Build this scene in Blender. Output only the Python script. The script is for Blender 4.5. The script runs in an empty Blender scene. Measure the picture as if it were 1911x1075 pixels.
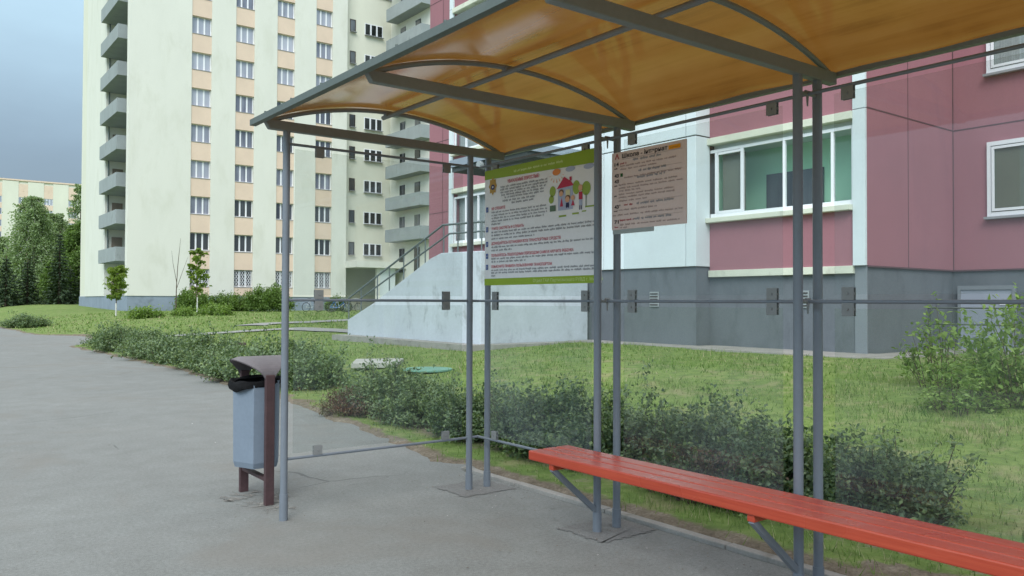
import bpy, math, random
import numpy as np
from mathutils import Vector, Matrix

# ------------------------------------------------------------------ camera, sky, sun, exposure
# world axes: +Y runs along the pavement away from the viewer, +X from the road towards the houses, Z up
sc = bpy.context.scene
COL = sc.collection
EYE = 1.42
YAW, PITCH, ROLL, FOCAL = 0.6509, 0.0173, 0.0038, 1517.56
cam_d = bpy.data.cameras.new('camera')
cam = bpy.data.objects.new('camera', cam_d)
COL.objects.link(cam)
cam_d.sensor_width = 36.0
cam_d.lens = FOCAL / 1911.0 * 36.0
cam_d.clip_start, cam_d.clip_end = 0.05, 3000.0
cam.matrix_world = (Matrix.Translation((0, 0, EYE)) @ Matrix.Rotation(-YAW, 4, 'Z')
                    @ Matrix.Rotation(math.pi / 2 + PITCH, 4, 'X') @ Matrix.Rotation(ROLL, 4, 'Z'))
sc.camera = cam
sc.view_settings.view_transform = 'Standard'
sc.view_settings.look = 'None'
sc.view_settings.gamma = 1.0
sc.view_settings.exposure = 0.22
sc.cycles.max_bounces = 10
sc.cycles.transparent_max_bounces = 24
sc.cycles.transmission_bounces = 8

SUN_EL, SUN_AZ = math.radians(42), math.radians(222)     # azimuth clockwise from +Y: from the road side, behind the viewer
sun_d = bpy.data.lights.new('sun', 'SUN')
sun_d.energy = 1.4
sun_d.angle = math.radians(28)
sun_d.color = (1.0, 0.97, 0.92)
sun = bpy.data.objects.new('sun', sun_d)
COL.objects.link(sun)
sdir = Vector((math.sin(SUN_AZ) * math.cos(SUN_EL), math.cos(SUN_AZ) * math.cos(SUN_EL), math.sin(SUN_EL)))
sun.rotation_euler = sdir.to_track_quat('Z', 'Y').to_euler()
sun.location = (-20, -20, 60)

world = bpy.data.worlds.new('World')
sc.world = world
world.use_nodes = True
wn, wl = world.node_tree.nodes, world.node_tree.links
wn.clear()
w_out = wn.new('ShaderNodeOutputWorld')
w_bg = wn.new('ShaderNodeBackground')
w_bg.inputs['Strength'].default_value = 0.10
w_sky = wn.new('ShaderNodeTexSky')
w_sky.sky_type = 'NISHITA'
w_sky.sun_disc = False
w_sky.sun_elevation = SUN_EL
w_sky.sun_rotation = SUN_AZ
w_tc = wn.new('ShaderNodeTexCoord')
w_sep = wn.new('ShaderNodeSeparateXYZ')
wl.new(w_tc.outputs['Generated'], w_sep.inputs[0])
w_map = wn.new('ShaderNodeMapping')
w_map.inputs['Scale'].default_value = (1.0, 1.0, 2.6)
wl.new(w_tc.outputs['Generated'], w_map.inputs[0])
w_noise = wn.new('ShaderNodeTexNoise')
w_noise.inputs['Scale'].default_value = 2.1
w_noise.inputs['Detail'].default_value = 6
w_noise.inputs['Roughness'].default_value = 0.5
wl.new(w_map.outputs[0], w_noise.inputs[0])
w_ma = wn.new('ShaderNodeMath'); w_ma.operation = 'MULTIPLY_ADD'
w_ma.inputs[1].default_value = 0.20; w_ma.inputs[2].default_value = -0.10
wl.new(w_noise.outputs['Fac'], w_ma.inputs[0])
w_add = wn.new('ShaderNodeMath'); w_add.operation = 'ADD'
wl.new(w_sep.outputs['Z'], w_add.inputs[0]); wl.new(w_ma.outputs[0], w_add.inputs[1])
w_ramp = wn.new('ShaderNodeValToRGB')                       # storm-grey low cloud, brighter cloud overhead
cr = w_ramp.color_ramp
cr.elements[0].position = 0.06; cr.elements[0].color = (0.195, 0.255, 0.315, 1)
cr.elements[1].position = 0.60; cr.elements[1].color = (1.0, 1.04, 1.06, 1)
for p_, c_ in ((0.16, (0.26, 0.355, 0.445, 1)), (0.26, (0.41, 0.575, 0.70, 1)), (0.36, (0.56, 0.80, 0.95, 1))):
    e_ = cr.elements.new(p_); e_.color = c_
wl.new(w_add.outputs[0], w_ramp.inputs[0])
w_gain = wn.new('ShaderNodeMixRGB'); w_gain.blend_type = 'MULTIPLY'; w_gain.inputs[0].default_value = 1.0
w_gain.inputs[2].default_value = (10.5, 10.5, 10.5, 1)
wl.new(w_ramp.outputs[0], w_gain.inputs[1])
w_mix = wn.new('ShaderNodeMixRGB'); w_mix.inputs[0].default_value = 0.9
wl.new(w_sky.outputs[0], w_mix.inputs[1]); wl.new(w_gain.outputs[0], w_mix.inputs[2])
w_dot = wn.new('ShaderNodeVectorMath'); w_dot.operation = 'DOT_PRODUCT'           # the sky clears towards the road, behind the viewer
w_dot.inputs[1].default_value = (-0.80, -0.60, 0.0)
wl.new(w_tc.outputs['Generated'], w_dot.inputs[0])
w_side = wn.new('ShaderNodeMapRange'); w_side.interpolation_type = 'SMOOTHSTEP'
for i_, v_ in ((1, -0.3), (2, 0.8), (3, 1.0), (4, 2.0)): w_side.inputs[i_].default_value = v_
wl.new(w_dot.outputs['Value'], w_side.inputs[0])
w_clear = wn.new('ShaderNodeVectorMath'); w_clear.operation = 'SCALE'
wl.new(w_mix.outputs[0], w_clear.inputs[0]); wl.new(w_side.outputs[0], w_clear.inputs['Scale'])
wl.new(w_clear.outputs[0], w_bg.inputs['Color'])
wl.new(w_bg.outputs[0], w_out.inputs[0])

# ------------------------------------------------------------------ helpers
rng = np.random.default_rng(7)
random.seed(7)

class MB:
    """collects polygons, then links them as one mesh object"""
    def __init__(s): s.v, s.f, s.sm = [], [], []
    def poly(s, pts, smooth=False):
        n = len(s.v); s.v += [tuple(p) for p in pts]
        s.f.append(tuple(range(n, n + len(pts)))); s.sm.append(smooth); return s
    def box(s, x0, y0, z0, x1, y1, z1):
        x0, x1 = min(x0, x1), max(x0, x1); y0, y1 = min(y0, y1), max(y0, y1); z0, z1 = min(z0, z1), max(z0, z1)
        n = len(s.v)
        s.v += [(x, y, z) for z in (z0, z1) for y in (y0, y1) for x in (x0, x1)]
        for q in ((0, 2, 3, 1), (4, 5, 7, 6), (0, 1, 5, 4), (2, 6, 7, 3), (0, 4, 6, 2), (1, 3, 7, 5)):
            s.f.append(tuple(n + i for i in q)); s.sm.append(False)
        return s
    def prism(s, pts, off):
        """closed polygon swept by a vector"""
        n, k, o = len(s.v), len(pts), Vector(off)
        s.v += [tuple(p) for p in pts] + [tuple(Vector(p) + o) for p in pts]
        s.f.append(tuple(range(n + k - 1, n - 1, -1))); s.f.append(tuple(range(n + k, n + 2 * k)))
        for i in range(k):
            j = (i + 1) % k; s.f.append((n + i, n + j, n + k + j, n + k + i))
        s.sm += [False] * (k + 2); return s
    def tube(s, p0, p1, r, r1=None, seg=14, cap=True):
        p0, p1 = Vector(p0), Vector(p1); r1 = r if r1 is None else r1
        d = (p1 - p0).normalized(); a = d.orthogonal().normalized(); b = d.cross(a); n = len(s.v)
        for p, q in ((p0, r), (p1, r1)):
            for i in range(seg):
                t = 2 * math.pi * i / seg; s.v.append(tuple(p + (a * math.cos(t) + b * math.sin(t)) * q))
        for i in range(seg):
            j = (i + 1) % seg; s.f.append((n + i, n + j, n + seg + j, n + seg + i)); s.sm.append(True)
        if cap:
            s.poly(s.v[n:n + seg][::-1]); s.poly(s.v[n + seg:n + 2 * seg])
        return s
    def path(s, pts, r, seg=8):
        pts = [Vector(p) for p in pts]; n = len(s.v); ref = None
        rr = r if isinstance(r, (list, tuple)) else [r] * len(pts)
        for i, p in enumerate(pts):
            d = (pts[min(i + 1, len(pts) - 1)] - pts[max(i - 1, 0)]).normalized()
            if ref is None: ref = d.orthogonal().normalized()
            a = (ref - d * ref.dot(d)).normalized(); ref = a; b = d.cross(a)
            for k in range(seg):
                t = 2 * math.pi * k / seg; s.v.append(tuple(p + (a * math.cos(t) + b * math.sin(t)) * rr[i]))
        for i in range(len(pts) - 1):
            for k in range(seg):
                j = (k + 1) % seg
                s.f.append((n + i * seg + k, n + i * seg + j, n + (i + 1) * seg + j, n + (i + 1) * seg + k)); s.sm.append(True)
        m = n + (len(pts) - 1) * seg; s.poly(s.v[n:n + seg][::-1]); s.poly(s.v[m:m + seg]); return s
    def bar(s, p0, p1, w, h, up=(0, 0, 1)):
        """rectangular bar from p0 to p1, w sideways, h along up"""
        p0, p1 = Vector(p0), Vector(p1); d = (p1 - p0).normalized(); u = Vector(up)
        sd = d.cross(u).normalized(); u = sd.cross(d).normalized()
        q = [p0 + sd * a * w / 2 + u * b * h / 2 for a, b in ((-1, -1), (1, -1), (1, 1), (-1, 1))]
        return s.prism(q, p1 - p0)
    def mesh(s, name, mat):
        me = bpy.data.meshes.new(name); me.from_pydata(s.v, [], s.f); me.update()
        me.polygons.foreach_set('use_smooth', s.sm)
        if mat: me.materials.append(mat)
        return me
    def build(s, name, mat, parent=None, bevel=0.0):
        o = bpy.data.objects.new(name, s.mesh(name, mat)); COL.objects.link(o)
        hang(o, parent)
        if bevel:
            m = o.modifiers.new('bevel', 'BEVEL'); m.width = bevel; m.segments = 2; m.limit_method = 'ANGLE'; m.angle_limit = math.radians(40)
        return o

def hang(o, parent, at=(0, 0, 0)):
    """parent o (its mesh in world coordinates, shifted by at) under a thing or part"""
    o.location = Vector(at)
    if parent is not None:
        o.parent = parent
        w = Vector((0, 0, 0)); p = parent
        while p is not None: w += Vector(p.location); p = p.parent
        o.location = Vector(at) - w
    return o

def tag(o, label=None, cat=None, group=None, kind=None):
    if label: o['label'] = label
    if cat: o['category'] = cat
    if group: o['group'] = group
    if kind: o['kind'] = kind
    return o

def thing(name, label, cat, loc, group=None):
    o = bpy.data.objects.new(name, None); COL.objects.link(o); o.location = loc; o.empty_display_size = 0.2
    return tag(o, label, cat, group)

def inst(name, mesh, parent, at):
    """a further object on a shared mesh"""
    o = bpy.data.objects.new(name, mesh); COL.objects.link(o); return hang(o, parent, at)

def arr_mesh(name, V, F, mat, smooth=False):
    """mesh from numpy arrays of equal-sized faces"""
    me = bpy.data.meshes.new(name); k = F.shape[1]
    me.vertices.add(len(V)); me.vertices.foreach_set('co', V.astype(np.float32).ravel())
    me.loops.add(F.size); me.loops.foreach_set('vertex_index', F.astype(np.int32).ravel())
    me.polygons.add(len(F)); me.polygons.foreach_set('loop_start', np.arange(0, F.size, k, dtype=np.int32))
    me.polygons.foreach_set('loop_total', np.full(len(F), k, dtype=np.int32))
    if smooth: me.polygons.foreach_set('use_smooth', np.ones(len(F), dtype=bool))
    me.update(calc_edges=True); me.validate()
    if mat: me.materials.append(mat)
    return me

def sr(r, g, b, k=1.0):
    f = lambda c: (c / 255 / 12.92 if c <= 10 else ((c / 255 + 0.055) / 1.055) ** 2.4)
    return (f(r) * k, f(g) * k, f(b) * k)

# ------------------------------------------------------------------ materials
class NT:
    def __init__(s, name):
        s.m = bpy.data.materials.new(name); s.m.use_nodes = True; s.n = s.m.node_tree.nodes; s.l = s.m.node_tree.links
        s.n.clear(); s.out = s.n.new('ShaderNodeOutputMaterial')
    def node(s, t, **kw):
        n = s.n.new('ShaderNode' + t)
        for k, v in kw.items():
            if hasattr(n, k): setattr(n, k, v)
            else: n.inputs[k].default_value = v
        return n
    def link(s, a, b): s.l.new(a, b)
    def pos(s, scale=(1, 1, 1), obj=False):
        if obj: c = s.node('TexCoord').outputs['Object']
        else: c = s.node('NewGeometry').outputs['Position']
        mp = s.node('Mapping'); mp.inputs['Scale'].default_value = scale; s.link(c, mp.inputs[0]); return mp.outputs[0]
    def noise(s, vec, scale, detail=4, rough=0.55, dist=0.0):
        n = s.node('TexNoise'); n.inputs['Scale'].default_value = scale; n.inputs['Detail'].default_value = detail
        n.inputs['Roughness'].default_value = rough; n.inputs['Distortion'].default_value = dist; s.link(vec, n.inputs['Vector']); return n.outputs['Fac']
    def ramp(s, fac, stops):
        r = s.node('ValToRGB'); e = r.color_ramp.elements
        e[0].position, e[0].color = stops[0][0], (*stops[0][1], 1); e[1].position, e[1].color = stops[-1][0], (*stops[-1][1], 1)
        for p, c in stops[1:-1]: q = e.new(p); q.color = (*c, 1)
        s.link(fac, r.inputs[0]); return r.outputs[0]
    def mask(s, fac, a, b):
        r = s.node('MapRange'); r.inputs[1].default_value = a; r.inputs[2].default_value = b; r.interpolation_type = 'SMOOTHSTEP'
        s.link(fac, r.inputs[0]); return r.outputs[0]
    def mix(s, fac, a, b, mode='MIX'):
        m = s.node('MixRGB'); m.blend_type = mode
        for k, x in ((0, fac), (1, a), (2, b)):
            if isinstance(x, (int, float)): m.inputs[k].default_value = x
            elif isinstance(x, tuple): m.inputs[k].default_value = (*x, 1)
            else: s.link(x, m.inputs[k])
        return m.outputs[0]
    def math(s, op, a, b=0.0):
        m = s.node('Math'); m.operation = op
        for k, x in ((0, a), (1, b)):
            if isinstance(x, (int, float)): m.inputs[k].default_value = x
            else: s.link(x, m.inputs[k])
        return m.outputs[0]
    def bump(s, h, strength, dist=0.01):
        b = s.node('Bump'); b.inputs['Strength'].default_value = strength; b.inputs['Distance'].default_value = dist; s.link(h, b.inputs['Height']); return b.outputs[0]
    def surface(s, col, rough=0.7, normal=None, metal=0.0, spec=0.5):
        b = s.node('BsdfPrincipled')
        if isinstance(col, tuple): b.inputs['Base Color'].default_value = (*col, 1)
        else: s.link(col, b.inputs['Base Color'])
        if isinstance(rough, float): b.inputs['Roughness'].default_value = rough
        else: s.link(rough, b.inputs['Roughness'])
        b.inputs['Metallic'].default_value = metal; b.inputs['Specular IOR Level'].default_value = spec
        if normal is not None: s.link(normal, b.inputs['Normal'])
        s.link(b.outputs[0], s.out.inputs[0]); return b

def sc3(c, k): return tuple(x * k for x in c)

def paint(name, c, rough=0.6, var=0.12, scale=2.0, stretch=(1, 1, 1), fine=40.0, bump=0.15, dirt=None, dirt_at=(0.55, 0.75), dscale=1.2, spec=0.4, metal=0.0, obj=False):
    """a painted, plastered or concrete surface: broad mottling, fine grain, optional dirt patches of their own colour"""
    t = NT(name); v = t.pos(stretch, obj)
    n1 = t.noise(v, scale, 5); n2 = t.noise(t.pos((1, 1, 1), obj), fine, 3)
    col = t.ramp(n1, [(0.3, sc3(c, 1 - var)), (0.7, sc3(c, 1 + var))])
    g = t.ramp(n2, [(0.3, (1 - var * .6,) * 3), (0.7, (1 + var * .6,) * 3)])
    col = t.mix(1.0, col, g, 'MULTIPLY')
    if dirt: col = t.mix(t.mask(t.noise(v, dscale, 7, 0.65, 0.3), *dirt_at), col, dirt)
    t.surface(col, rough, t.bump(n2, bump, 0.004) if bump else None, metal, spec); return t.m

def leaf_mat(name, cols, trans=0.3):
    t = NT(name)
    r = t.node('NewGeometry').outputs['Random Per Island']
    col = t.ramp(r, [(i / (len(cols) - 1), c) for i, c in enumerate(cols)])
    d = t.node('BsdfPrincipled'); t.link(col, d.inputs['Base Color']); d.inputs['Roughness'].default_value = 0.55; d.inputs['Specular IOR Level'].default_value = 0.35
    tr = t.node('BsdfTranslucent'); t.link(t.mix(1.0, col, (1.5, 1.6, 0.7), 'MULTIPLY'), tr.inputs[0])
    m = t.node('MixShader'); m.inputs[0].default_value = trans
    t.link(d.outputs[0], m.inputs[1]); t.link(tr.outputs[0], m.inputs[2]); t.link(m.outputs[0], t.out.inputs[0]); return t.m

def glass_mat(name, tint, refl=1.0, ior=1.5, rough=0.0, haze=0.0, hazecol=(0.6, 0.65, 0.7)):
    t = NT(name)
    fac = t.node('LayerWeight'); fac.inputs['Blend'].default_value = 0.5                    # same reflection on both faces
    f0 = ((ior - 1) / (ior + 1)) ** 2
    sch = t.math('MULTIPLY', t.math('POWER', fac.outputs['Facing'], 5.0), 1 - f0)
    sch = t.math('ADD', sch, f0)
    tp = t.node('BsdfTransparent'); tp.inputs[0].default_value = (*tint, 1)
    gl = t.node('BsdfGlossy'); gl.inputs['Roughness'].default_value = rough; gl.inputs[0].default_value = (refl, refl, refl, 1)
    base = tp.outputs[0]
    if haze:                                                      # haze of reflected sky, put into the pane as diffuse colour
        df = t.node('BsdfDiffuse'); df.inputs[0].default_value = (*hazecol, 1)
        hm = t.node('MixShader'); t.link(base, hm.inputs[1]); t.link(df.outputs[0], hm.inputs[2])
        t.link(t.math('MULTIPLY', t.mask(t.noise(t.pos(), 1.6, 4), 0.2, 0.8), haze), hm.inputs[0]); base = hm.outputs[0]
    m = t.node('MixShader'); t.link(sch, m.inputs[0]); t.link(base, m.inputs[1]); t.link(gl.outputs[0], m.inputs[2])
    t.link(m.outputs[0], t.out.inputs[0]); return t.m

def pane_mat(name, stops, rough=0.08):
    """far window pane: dark room or pale curtain behind reflecting glass, chosen per pane"""
    t = NT(name); o = t.node('ObjectInfo').outputs['Random']
    v = t.pos((1, 1, 0.12))
    col = t.ramp(t.math('ADD', o, t.math('MULTIPLY', t.math('SUBTRACT', t.noise(v, 2.2, 3), 0.5), 0.9)), stops)
    t.surface(col, rough, None, 0.0, 0.75); return t.m

M = {}
M['pole_grey'] = paint('grey_enamel', sr(127, 135, 145, 0.80), 0.42, 0.05, 3.0, bump=0.05, spec=0.45)
M['beam_grey'] = paint('grey_beam_enamel', sr(132, 136, 136, 0.88), 0.5, 0.07, 3.0, bump=0.05, spec=0.4)
M['gutter'] = paint('gutter_grey', sr(104, 114, 110, 0.75), 0.5, 0.10, 4.0, bump=0.05)
M['clip'] = paint('clip_grey', sr(140, 142, 142, 0.85), 0.5, 0.06, 4.0, bump=0.05)
M['glass'] = glass_mat('shelter_glass', (0.955, 0.97, 0.965), 0.60, 1.5, 0.0, 0.075, (0.30, 0.36, 0.40))
def red_paint():
    t = NT('red_bench_paint'); gr_ = t.noise(t.pos((42, 1.3, 42)), 1.3, 5, .65); br = t.noise(t.pos(), 1.5, 4); sp = t.noise(t.pos((1, .5, 1)), 9, 7, .7, .4)
    col = t.ramp(gr_, [(.3, (0.385, 0.044, 0.022)), (.7, (0.50, 0.078, 0.036))])
    col = t.mix(1.0, col, t.ramp(br, [(.3, (.9,) * 3), (.7, (1.08,) * 3)]), 'MULTIPLY')
    col = t.mix(t.math('MULTIPLY', t.mask(t.noise(t.pos((2, .6, 2)), 2.2, 6, .7), .52, .72), .35), col, (0.46, 0.15, 0.105))
    col = t.mix(t.mask(sp, .715, .73), col, (0.20, 0.12, 0.085))
    t.surface(col, t.ramp(br, [(.3, (.22,) * 3), (.7, (.40,) * 3)]), t.bump(gr_, .35, .004), 0, .5); return t.m
M['red'] = red_paint()
M['brown_steel'] = paint('brown_rusty_steel', sr(78, 58, 60, 0.95), 0.6, 0.16, 5.0, bump=0.2, dirt=sr(112, 70, 52), dirt_at=(0.58, 0.8), dscale=6)
M['hood_steel'] = paint('violet_brown_hood_paint', sr(124, 118, 122, 0.75), 0.5, 0.12, 4.0, bump=0.1, dirt=sr(100, 70, 62, .8), dirt_at=(0.55, 0.85), dscale=4)
M['bin_grey'] = paint('bin_blue_grey', sr(138, 152, 168, 0.74), 0.5, 0.07, 2.0, bump=0.08, dirt=sr(110, 120, 135, .8), dirt_at=(0.6, 0.85), dscale=3)
M['bin_dark'] = paint('bin_lining_black', (0.010, 0.010, 0.011), 0.85, 0.2, 6.0, spec=0.12)  # near-black for the bin's inner faces and the black bag

def roof_mat():
    t = NT('amber_roof_plastic')
    v = t.pos((9.0, 0.55, 1.0)); streak = t.noise(v, 1.6, 6, 0.6, 0.2)
    blot = t.noise(t.pos((1.3, 1.0, 1)), 1.5, 4, 0.6, 0.5)
    fine = t.noise(t.pos((60, 1.2, 1)), 1.0, 3)
    f = t.math('ADD', t.math('MULTIPLY', streak, 0.5), t.math('MULTIPLY', blot, 0.5))
    f = t.math('ADD', f, t.math('MULTIPLY', t.math('SUBTRACT', fine, 0.5), 0.16))
    col = t.ramp(f, [(0.28, (0.185, 0.068, 0.010)), (0.46, (0.285, 0.126, 0.023)), (0.72, (0.335, 0.162, 0.038))])
    tr = t.node('BsdfTranslucent'); t.link(col, tr.inputs[0])
    df = t.node('BsdfDiffuse'); t.link(t.mix(1.0, col, (0.8, 0.8, 0.8), 'MULTIPLY'), df.inputs[0])
    m1 = t.node('MixShader'); m1.inputs[0].default_value = 0.45; t.link(df.outputs[0], m1.inputs[1]); t.link(tr.outputs[0], m1.inputs[2])
    gl = t.node('BsdfGlossy'); gl.inputs['Roughness'].default_value = 0.12
    fr = t.node('Fresnel'); fr.inputs[0].default_value = 1.75
    m2 = t.node('MixShader'); t.link(fr.outputs[0], m2.inputs[0]); t.link(m1.outputs[0], m2.inputs[1]); t.link(gl.outputs[0], m2.inputs[2])
    t.link(m2.outputs[0], t.out.inputs[0]); return t.m
M['roof'] = roof_mat()

def asphalt_mat(name, base, dark=0.85):
    t = NT(name); p = t.pos()
    big = t.noise(p, 0.45, 5, 0.6, 0.4); mid = t.noise(p, 3.2, 5, 0.65); grain = t.noise(p, 190, 2, 0.7); speck = t.node('TexVoronoi'); speck.inputs['Scale'].default_value = 95
    t.link(p, speck.inputs['Vector'])
    col = t.ramp(big, [(0.3, sc3(base, 0.93)), (0.7, sc3(base, 1.05))])
    col = t.mix(1.0, col, t.ramp(mid, [(0.3, (0.90, 0.89, 0.88)), (0.7, (1.07, 1.07, 1.07))]), 'MULTIPLY')
    col = t.mix(1.0, col, t.ramp(grain, [(0.25, (0.62,) * 3), (0.75, (1.38,) * 3)]), 'MULTIPLY')
    col = t.mix(1.0, col, t.ramp(t.noise(p, 42, 4, 0.75), [(0.3, (0.80,) * 3), (0.7, (1.2,) * 3)]), 'MULTIPLY')
    col = t.mix(t.mask(speck.outputs['Distance'], 0.16, 0.05), col, sc3(base, 1.5))
    stain = t.mask(t.noise(p, 1.3, 7, 0.7, 0.8), 0.60, 0.74)
    col = t.mix(t.math('MULTIPLY', stain, 0.42), col, sc3((base[0] * 1.0, base[1] * .9, base[2] * .8), 0.62))
    col = t.mix(t.math('MULTIPLY', t.mask(t.noise(p, 0.7, 4, 0.6, 1.0), 0.5, 0.7), 0.5), col, sc3((base[0] * 1.06, base[1] * .95, base[2] * .88), 0.86))
    spots = t.node('TexVoronoi'); spots.inputs['Scale'].default_value = 2.3; t.link(p, spots.inputs['Vector'])
    col = t.mix(t.math('MULTIPLY', t.mask(spots.outputs['Distance'], 0.07, 0.02), 0.5), col, sc3(base, 0.5))
    # fine cracks
    wv = t.node('MixRGB'); wv.inputs[0].default_value = 0.16; t.link(p, wv.inputs[1])
    nz = t.node('TexNoise'); nz.inputs['Scale'].default_value = 1.8; nz.inputs['Detail'].default_value = 5; t.link(p, nz.inputs['Vector']); t.link(nz.outputs['Color'], wv.inputs[2])
    ck = t.node('TexVoronoi'); ck.feature = 'DISTANCE_TO_EDGE'; ck.inputs['Scale'].default_value = 0.55; t.link(wv.outputs[0], ck.inputs['Vector'])
    line = t.mask(ck.outputs['Distance'], 0.006, 0.001)
    where = t.mask(t.noise(p, 0.5, 3), 0.56, 0.62)
    crack = t.math('MULTIPLY', line, where)
    col = t.mix(t.math('MULTIPLY', crack, 0.55), col, sc3(base, 0.3))
    h = t.math('ADD', grain, t.math('MULTIPLY', crack, -3.0))
    t.surface(col, 0.85, t.bump(h, 0.35, 0.003), 0.0, 0.3); return t.m
M['asphalt'] = asphalt_mat('worn_pale_asphalt', (0.216, 0.226, 0.219))
M['patch'] = asphalt_mat('brownish_asphalt_patch', (0.188, 0.190, 0.186))
M['concrete'] = paint('rough_concrete', (0.30, 0.29, 0.27), 0.85, 0.16, 3.0, fine=60, bump=0.4, dirt=(0.16, 0.15, 0.12), dscale=4)
M['path'] = paint('path_concrete', (0.27, 0.275, 0.27), 0.85, 0.10, 1.5, fine=50, bump=0.3)

def lawn_mat():
    t = NT('lawn_soil_and_turf'); p = t.pos()
    n1 = t.noise(p, 0.6, 6, 0.6); n2 = t.noise(p, 6.0, 6, 0.7); n3 = t.noise(p, 45, 3)
    g = t.ramp(n2, [(0.28, (0.105, 0.15, 0.055)), (0.5, (0.155, 0.235, 0.066)), (0.72, (0.235, 0.305, 0.105))])
    g = t.mix(1.0, g, t.ramp(n1, [(0.3, (0.82, 0.86, 0.8)), (0.7, (1.15, 1.08, 1.1))]), 'MULTIPLY')
    straw = t.mask(t.noise(p, 1.7, 7, 0.72, 0.6), 0.50, 0.66)
    g = t.mix(t.math('MULTIPLY', straw, 0.55), g, (0.32, 0.285, 0.165))
    s = t.ramp(n2, [(0.3, (0.12, 0.098, 0.072)), (0.55, (0.20, 0.168, 0.128)), (0.75, (0.30, 0.265, 0.215))])
    s = t.mix(1.0, s, t.ramp(n3, [(0.3, (0.75,) * 3), (0.7, (1.25,) * 3)]), 'MULTIPLY')
    at = t.node('Attribute'); at.attribute_name = 'soil'
    f = t.mask(t.math('ADD', at.outputs['Fac'], t.math('MULTIPLY', t.math('SUBTRACT', n2, 0.5), 0.9)), 0.35, 0.62)
    col = t.mix(f, g, s)
    t.surface(col, 0.95, t.bump(t.math('ADD', n3, n2), 0.6, 0.03), 0.0, 0.15); return t.m
M['lawn'] = lawn_mat()
def grass_mat():
    t = NT('grass_blades'); r = t.node('NewGeometry').outputs['Random Per Island']
    col = t.ramp(r, [(0.0, (0.09, 0.16, 0.04)), (0.45, (0.15, 0.245, 0.062)), (0.80, (0.23, 0.325, 0.10)), (1.0, (0.43, 0.41, 0.25))])
    patch = t.noise(t.pos(), 0.8, 5, 0.6)
    col = t.mix(1.0, col, t.ramp(patch, [(0.32, (0.85, 0.98, 0.85)), (0.68, (1.3, 1.12, 1.25))]), 'MULTIPLY')
    straw = t.mask(t.noise(t.pos(), 1.7, 7, 0.72, 0.6), 0.50, 0.66)
    col = t.mix(t.math('MULTIPLY', straw, 0.45), col, (0.36, 0.345, 0.19))
    d = t.node('BsdfDiffuse'); t.link(col, d.inputs[0]); tr = t.node('BsdfTranslucent'); t.link(col, tr.inputs[0])
    m = t.node('MixShader'); m.inputs[0].default_value = 0.35; t.link(d.outputs[0], m.inputs[1]); t.link(tr.outputs[0], m.inputs[2]); t.link(m.outputs[0], t.out.inputs[0]); return t.m
M['grass'] = grass_mat()
M['hedge_leaf'] = leaf_mat('dark_bluish_hedge_leaves', [(0.060, 0.105, 0.054), (0.100, 0.158, 0.080), (0.148, 0.212, 0.115), (0.19, 0.26, 0.145), (0.225, 0.30, 0.11)], 0.25)
M['fresh_leaf'] = leaf_mat('fresh_light_leaves', [(0.10, 0.175, 0.04), (0.155, 0.25, 0.06), (0.21, 0.315, 0.085), (0.27, 0.36, 0.12)], 0.35)
M['bush_leaf'] = leaf_mat('mid_green_bush_leaves', [(0.085, 0.145, 0.035), (0.125, 0.205, 0.05), (0.17, 0.265, 0.075)], 0.3)
M['dry_leaf'] = leaf_mat('brown_dry_leaves', [(0.085, 0.058, 0.036), (0.125, 0.085, 0.052), (0.10, 0.12, 0.055)], 0.15)
M['birch_leaf'] = leaf_mat('soft_birch_leaves', [(0.17, 0.245, 0.12), (0.23, 0.315, 0.155), (0.30, 0.39, 0.215)], 0.3)
M['spruce_leaf'] = leaf_mat('dark_spruce_needles', [(0.026, 0.050, 0.026), (0.046, 0.08, 0.04), (0.075, 0.115, 0.055)], 0.1)
M['maple_leaf'] = leaf_mat('yellow_green_maple_leaves', [(0.10, 0.17, 0.025), (0.17, 0.25, 0.04), (0.23, 0.30, 0.06)], 0.35)
M['bark'] = paint('brown_bark', (0.10, 0.075, 0.055), 0.9, 0.25, 8.0, fine=50, bump=0.5)
M['birch_bark'] = paint('birch_bark', (0.5, 0.49, 0.45), 0.8, 0.2, 3.0, (1, 1, 3), 40, 0.2, dirt=(0.06, 0.055, 0.05), dirt_at=(0.58, 0.66), dscale=3)
M['whitewash'] = paint('whitewashed_bark', (0.62, 0.62, 0.6), 0.85, 0.15, 5.0)
# walls
M['cream'] = paint('cream_stucco', (0.70, 0.705, 0.64), 0.85, 0.03, 0.5, (1, 1, .4), 18, 0.25, dirt=(0.64, 0.645, 0.57), dirt_at=(0.48, 0.74), dscale=0.8)
M['cream_dark'] = paint('yellow_cream_and_shade_stucco', (0.69, 0.69, 0.59), 0.85, 0.04, 0.5, (1, 1, .35), 18, 0.2, dirt=(0.63, 0.63, 0.52), dirt_at=(0.55, 0.75), dscale=0.4)  # yellow cream paint; on the stair section it also holds the recess's shade
M['peach'] = paint('peach_stucco', (0.72, 0.57, 0.455), 0.85, 0.05, 0.8, bump=0.15, dirt=(0.68, 0.53, 0.42), dscale=.8)
M['tower_plinth'] = paint('blue_grey_plinth', (0.24, 0.29, 0.36), 0.8, 0.10, 0.8, bump=0.2, dirt=(0.16, 0.19, 0.23), dscale=.6)
M['balcony'] = paint('balcony_concrete', (0.30, 0.335, 0.345), 0.85, 0.10, 1.0, (1, 1, .5), 20, 0.3, dirt=(0.22, 0.24, 0.24), dscale=1.0)
M['frame_white'] = paint('white_window_frame', (0.80, 0.82, 0.86), 0.4, 0.03, 2.0, bump=0)
M['pane'] = pane_mat('window_pane', [(0.0, (0.04, 0.045, 0.06)), (0.25, (0.14, 0.15, 0.20)), (0.5, (0.28, 0.30, 0.37)), (1.0, (0.42, 0.44, 0.52))])
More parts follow.
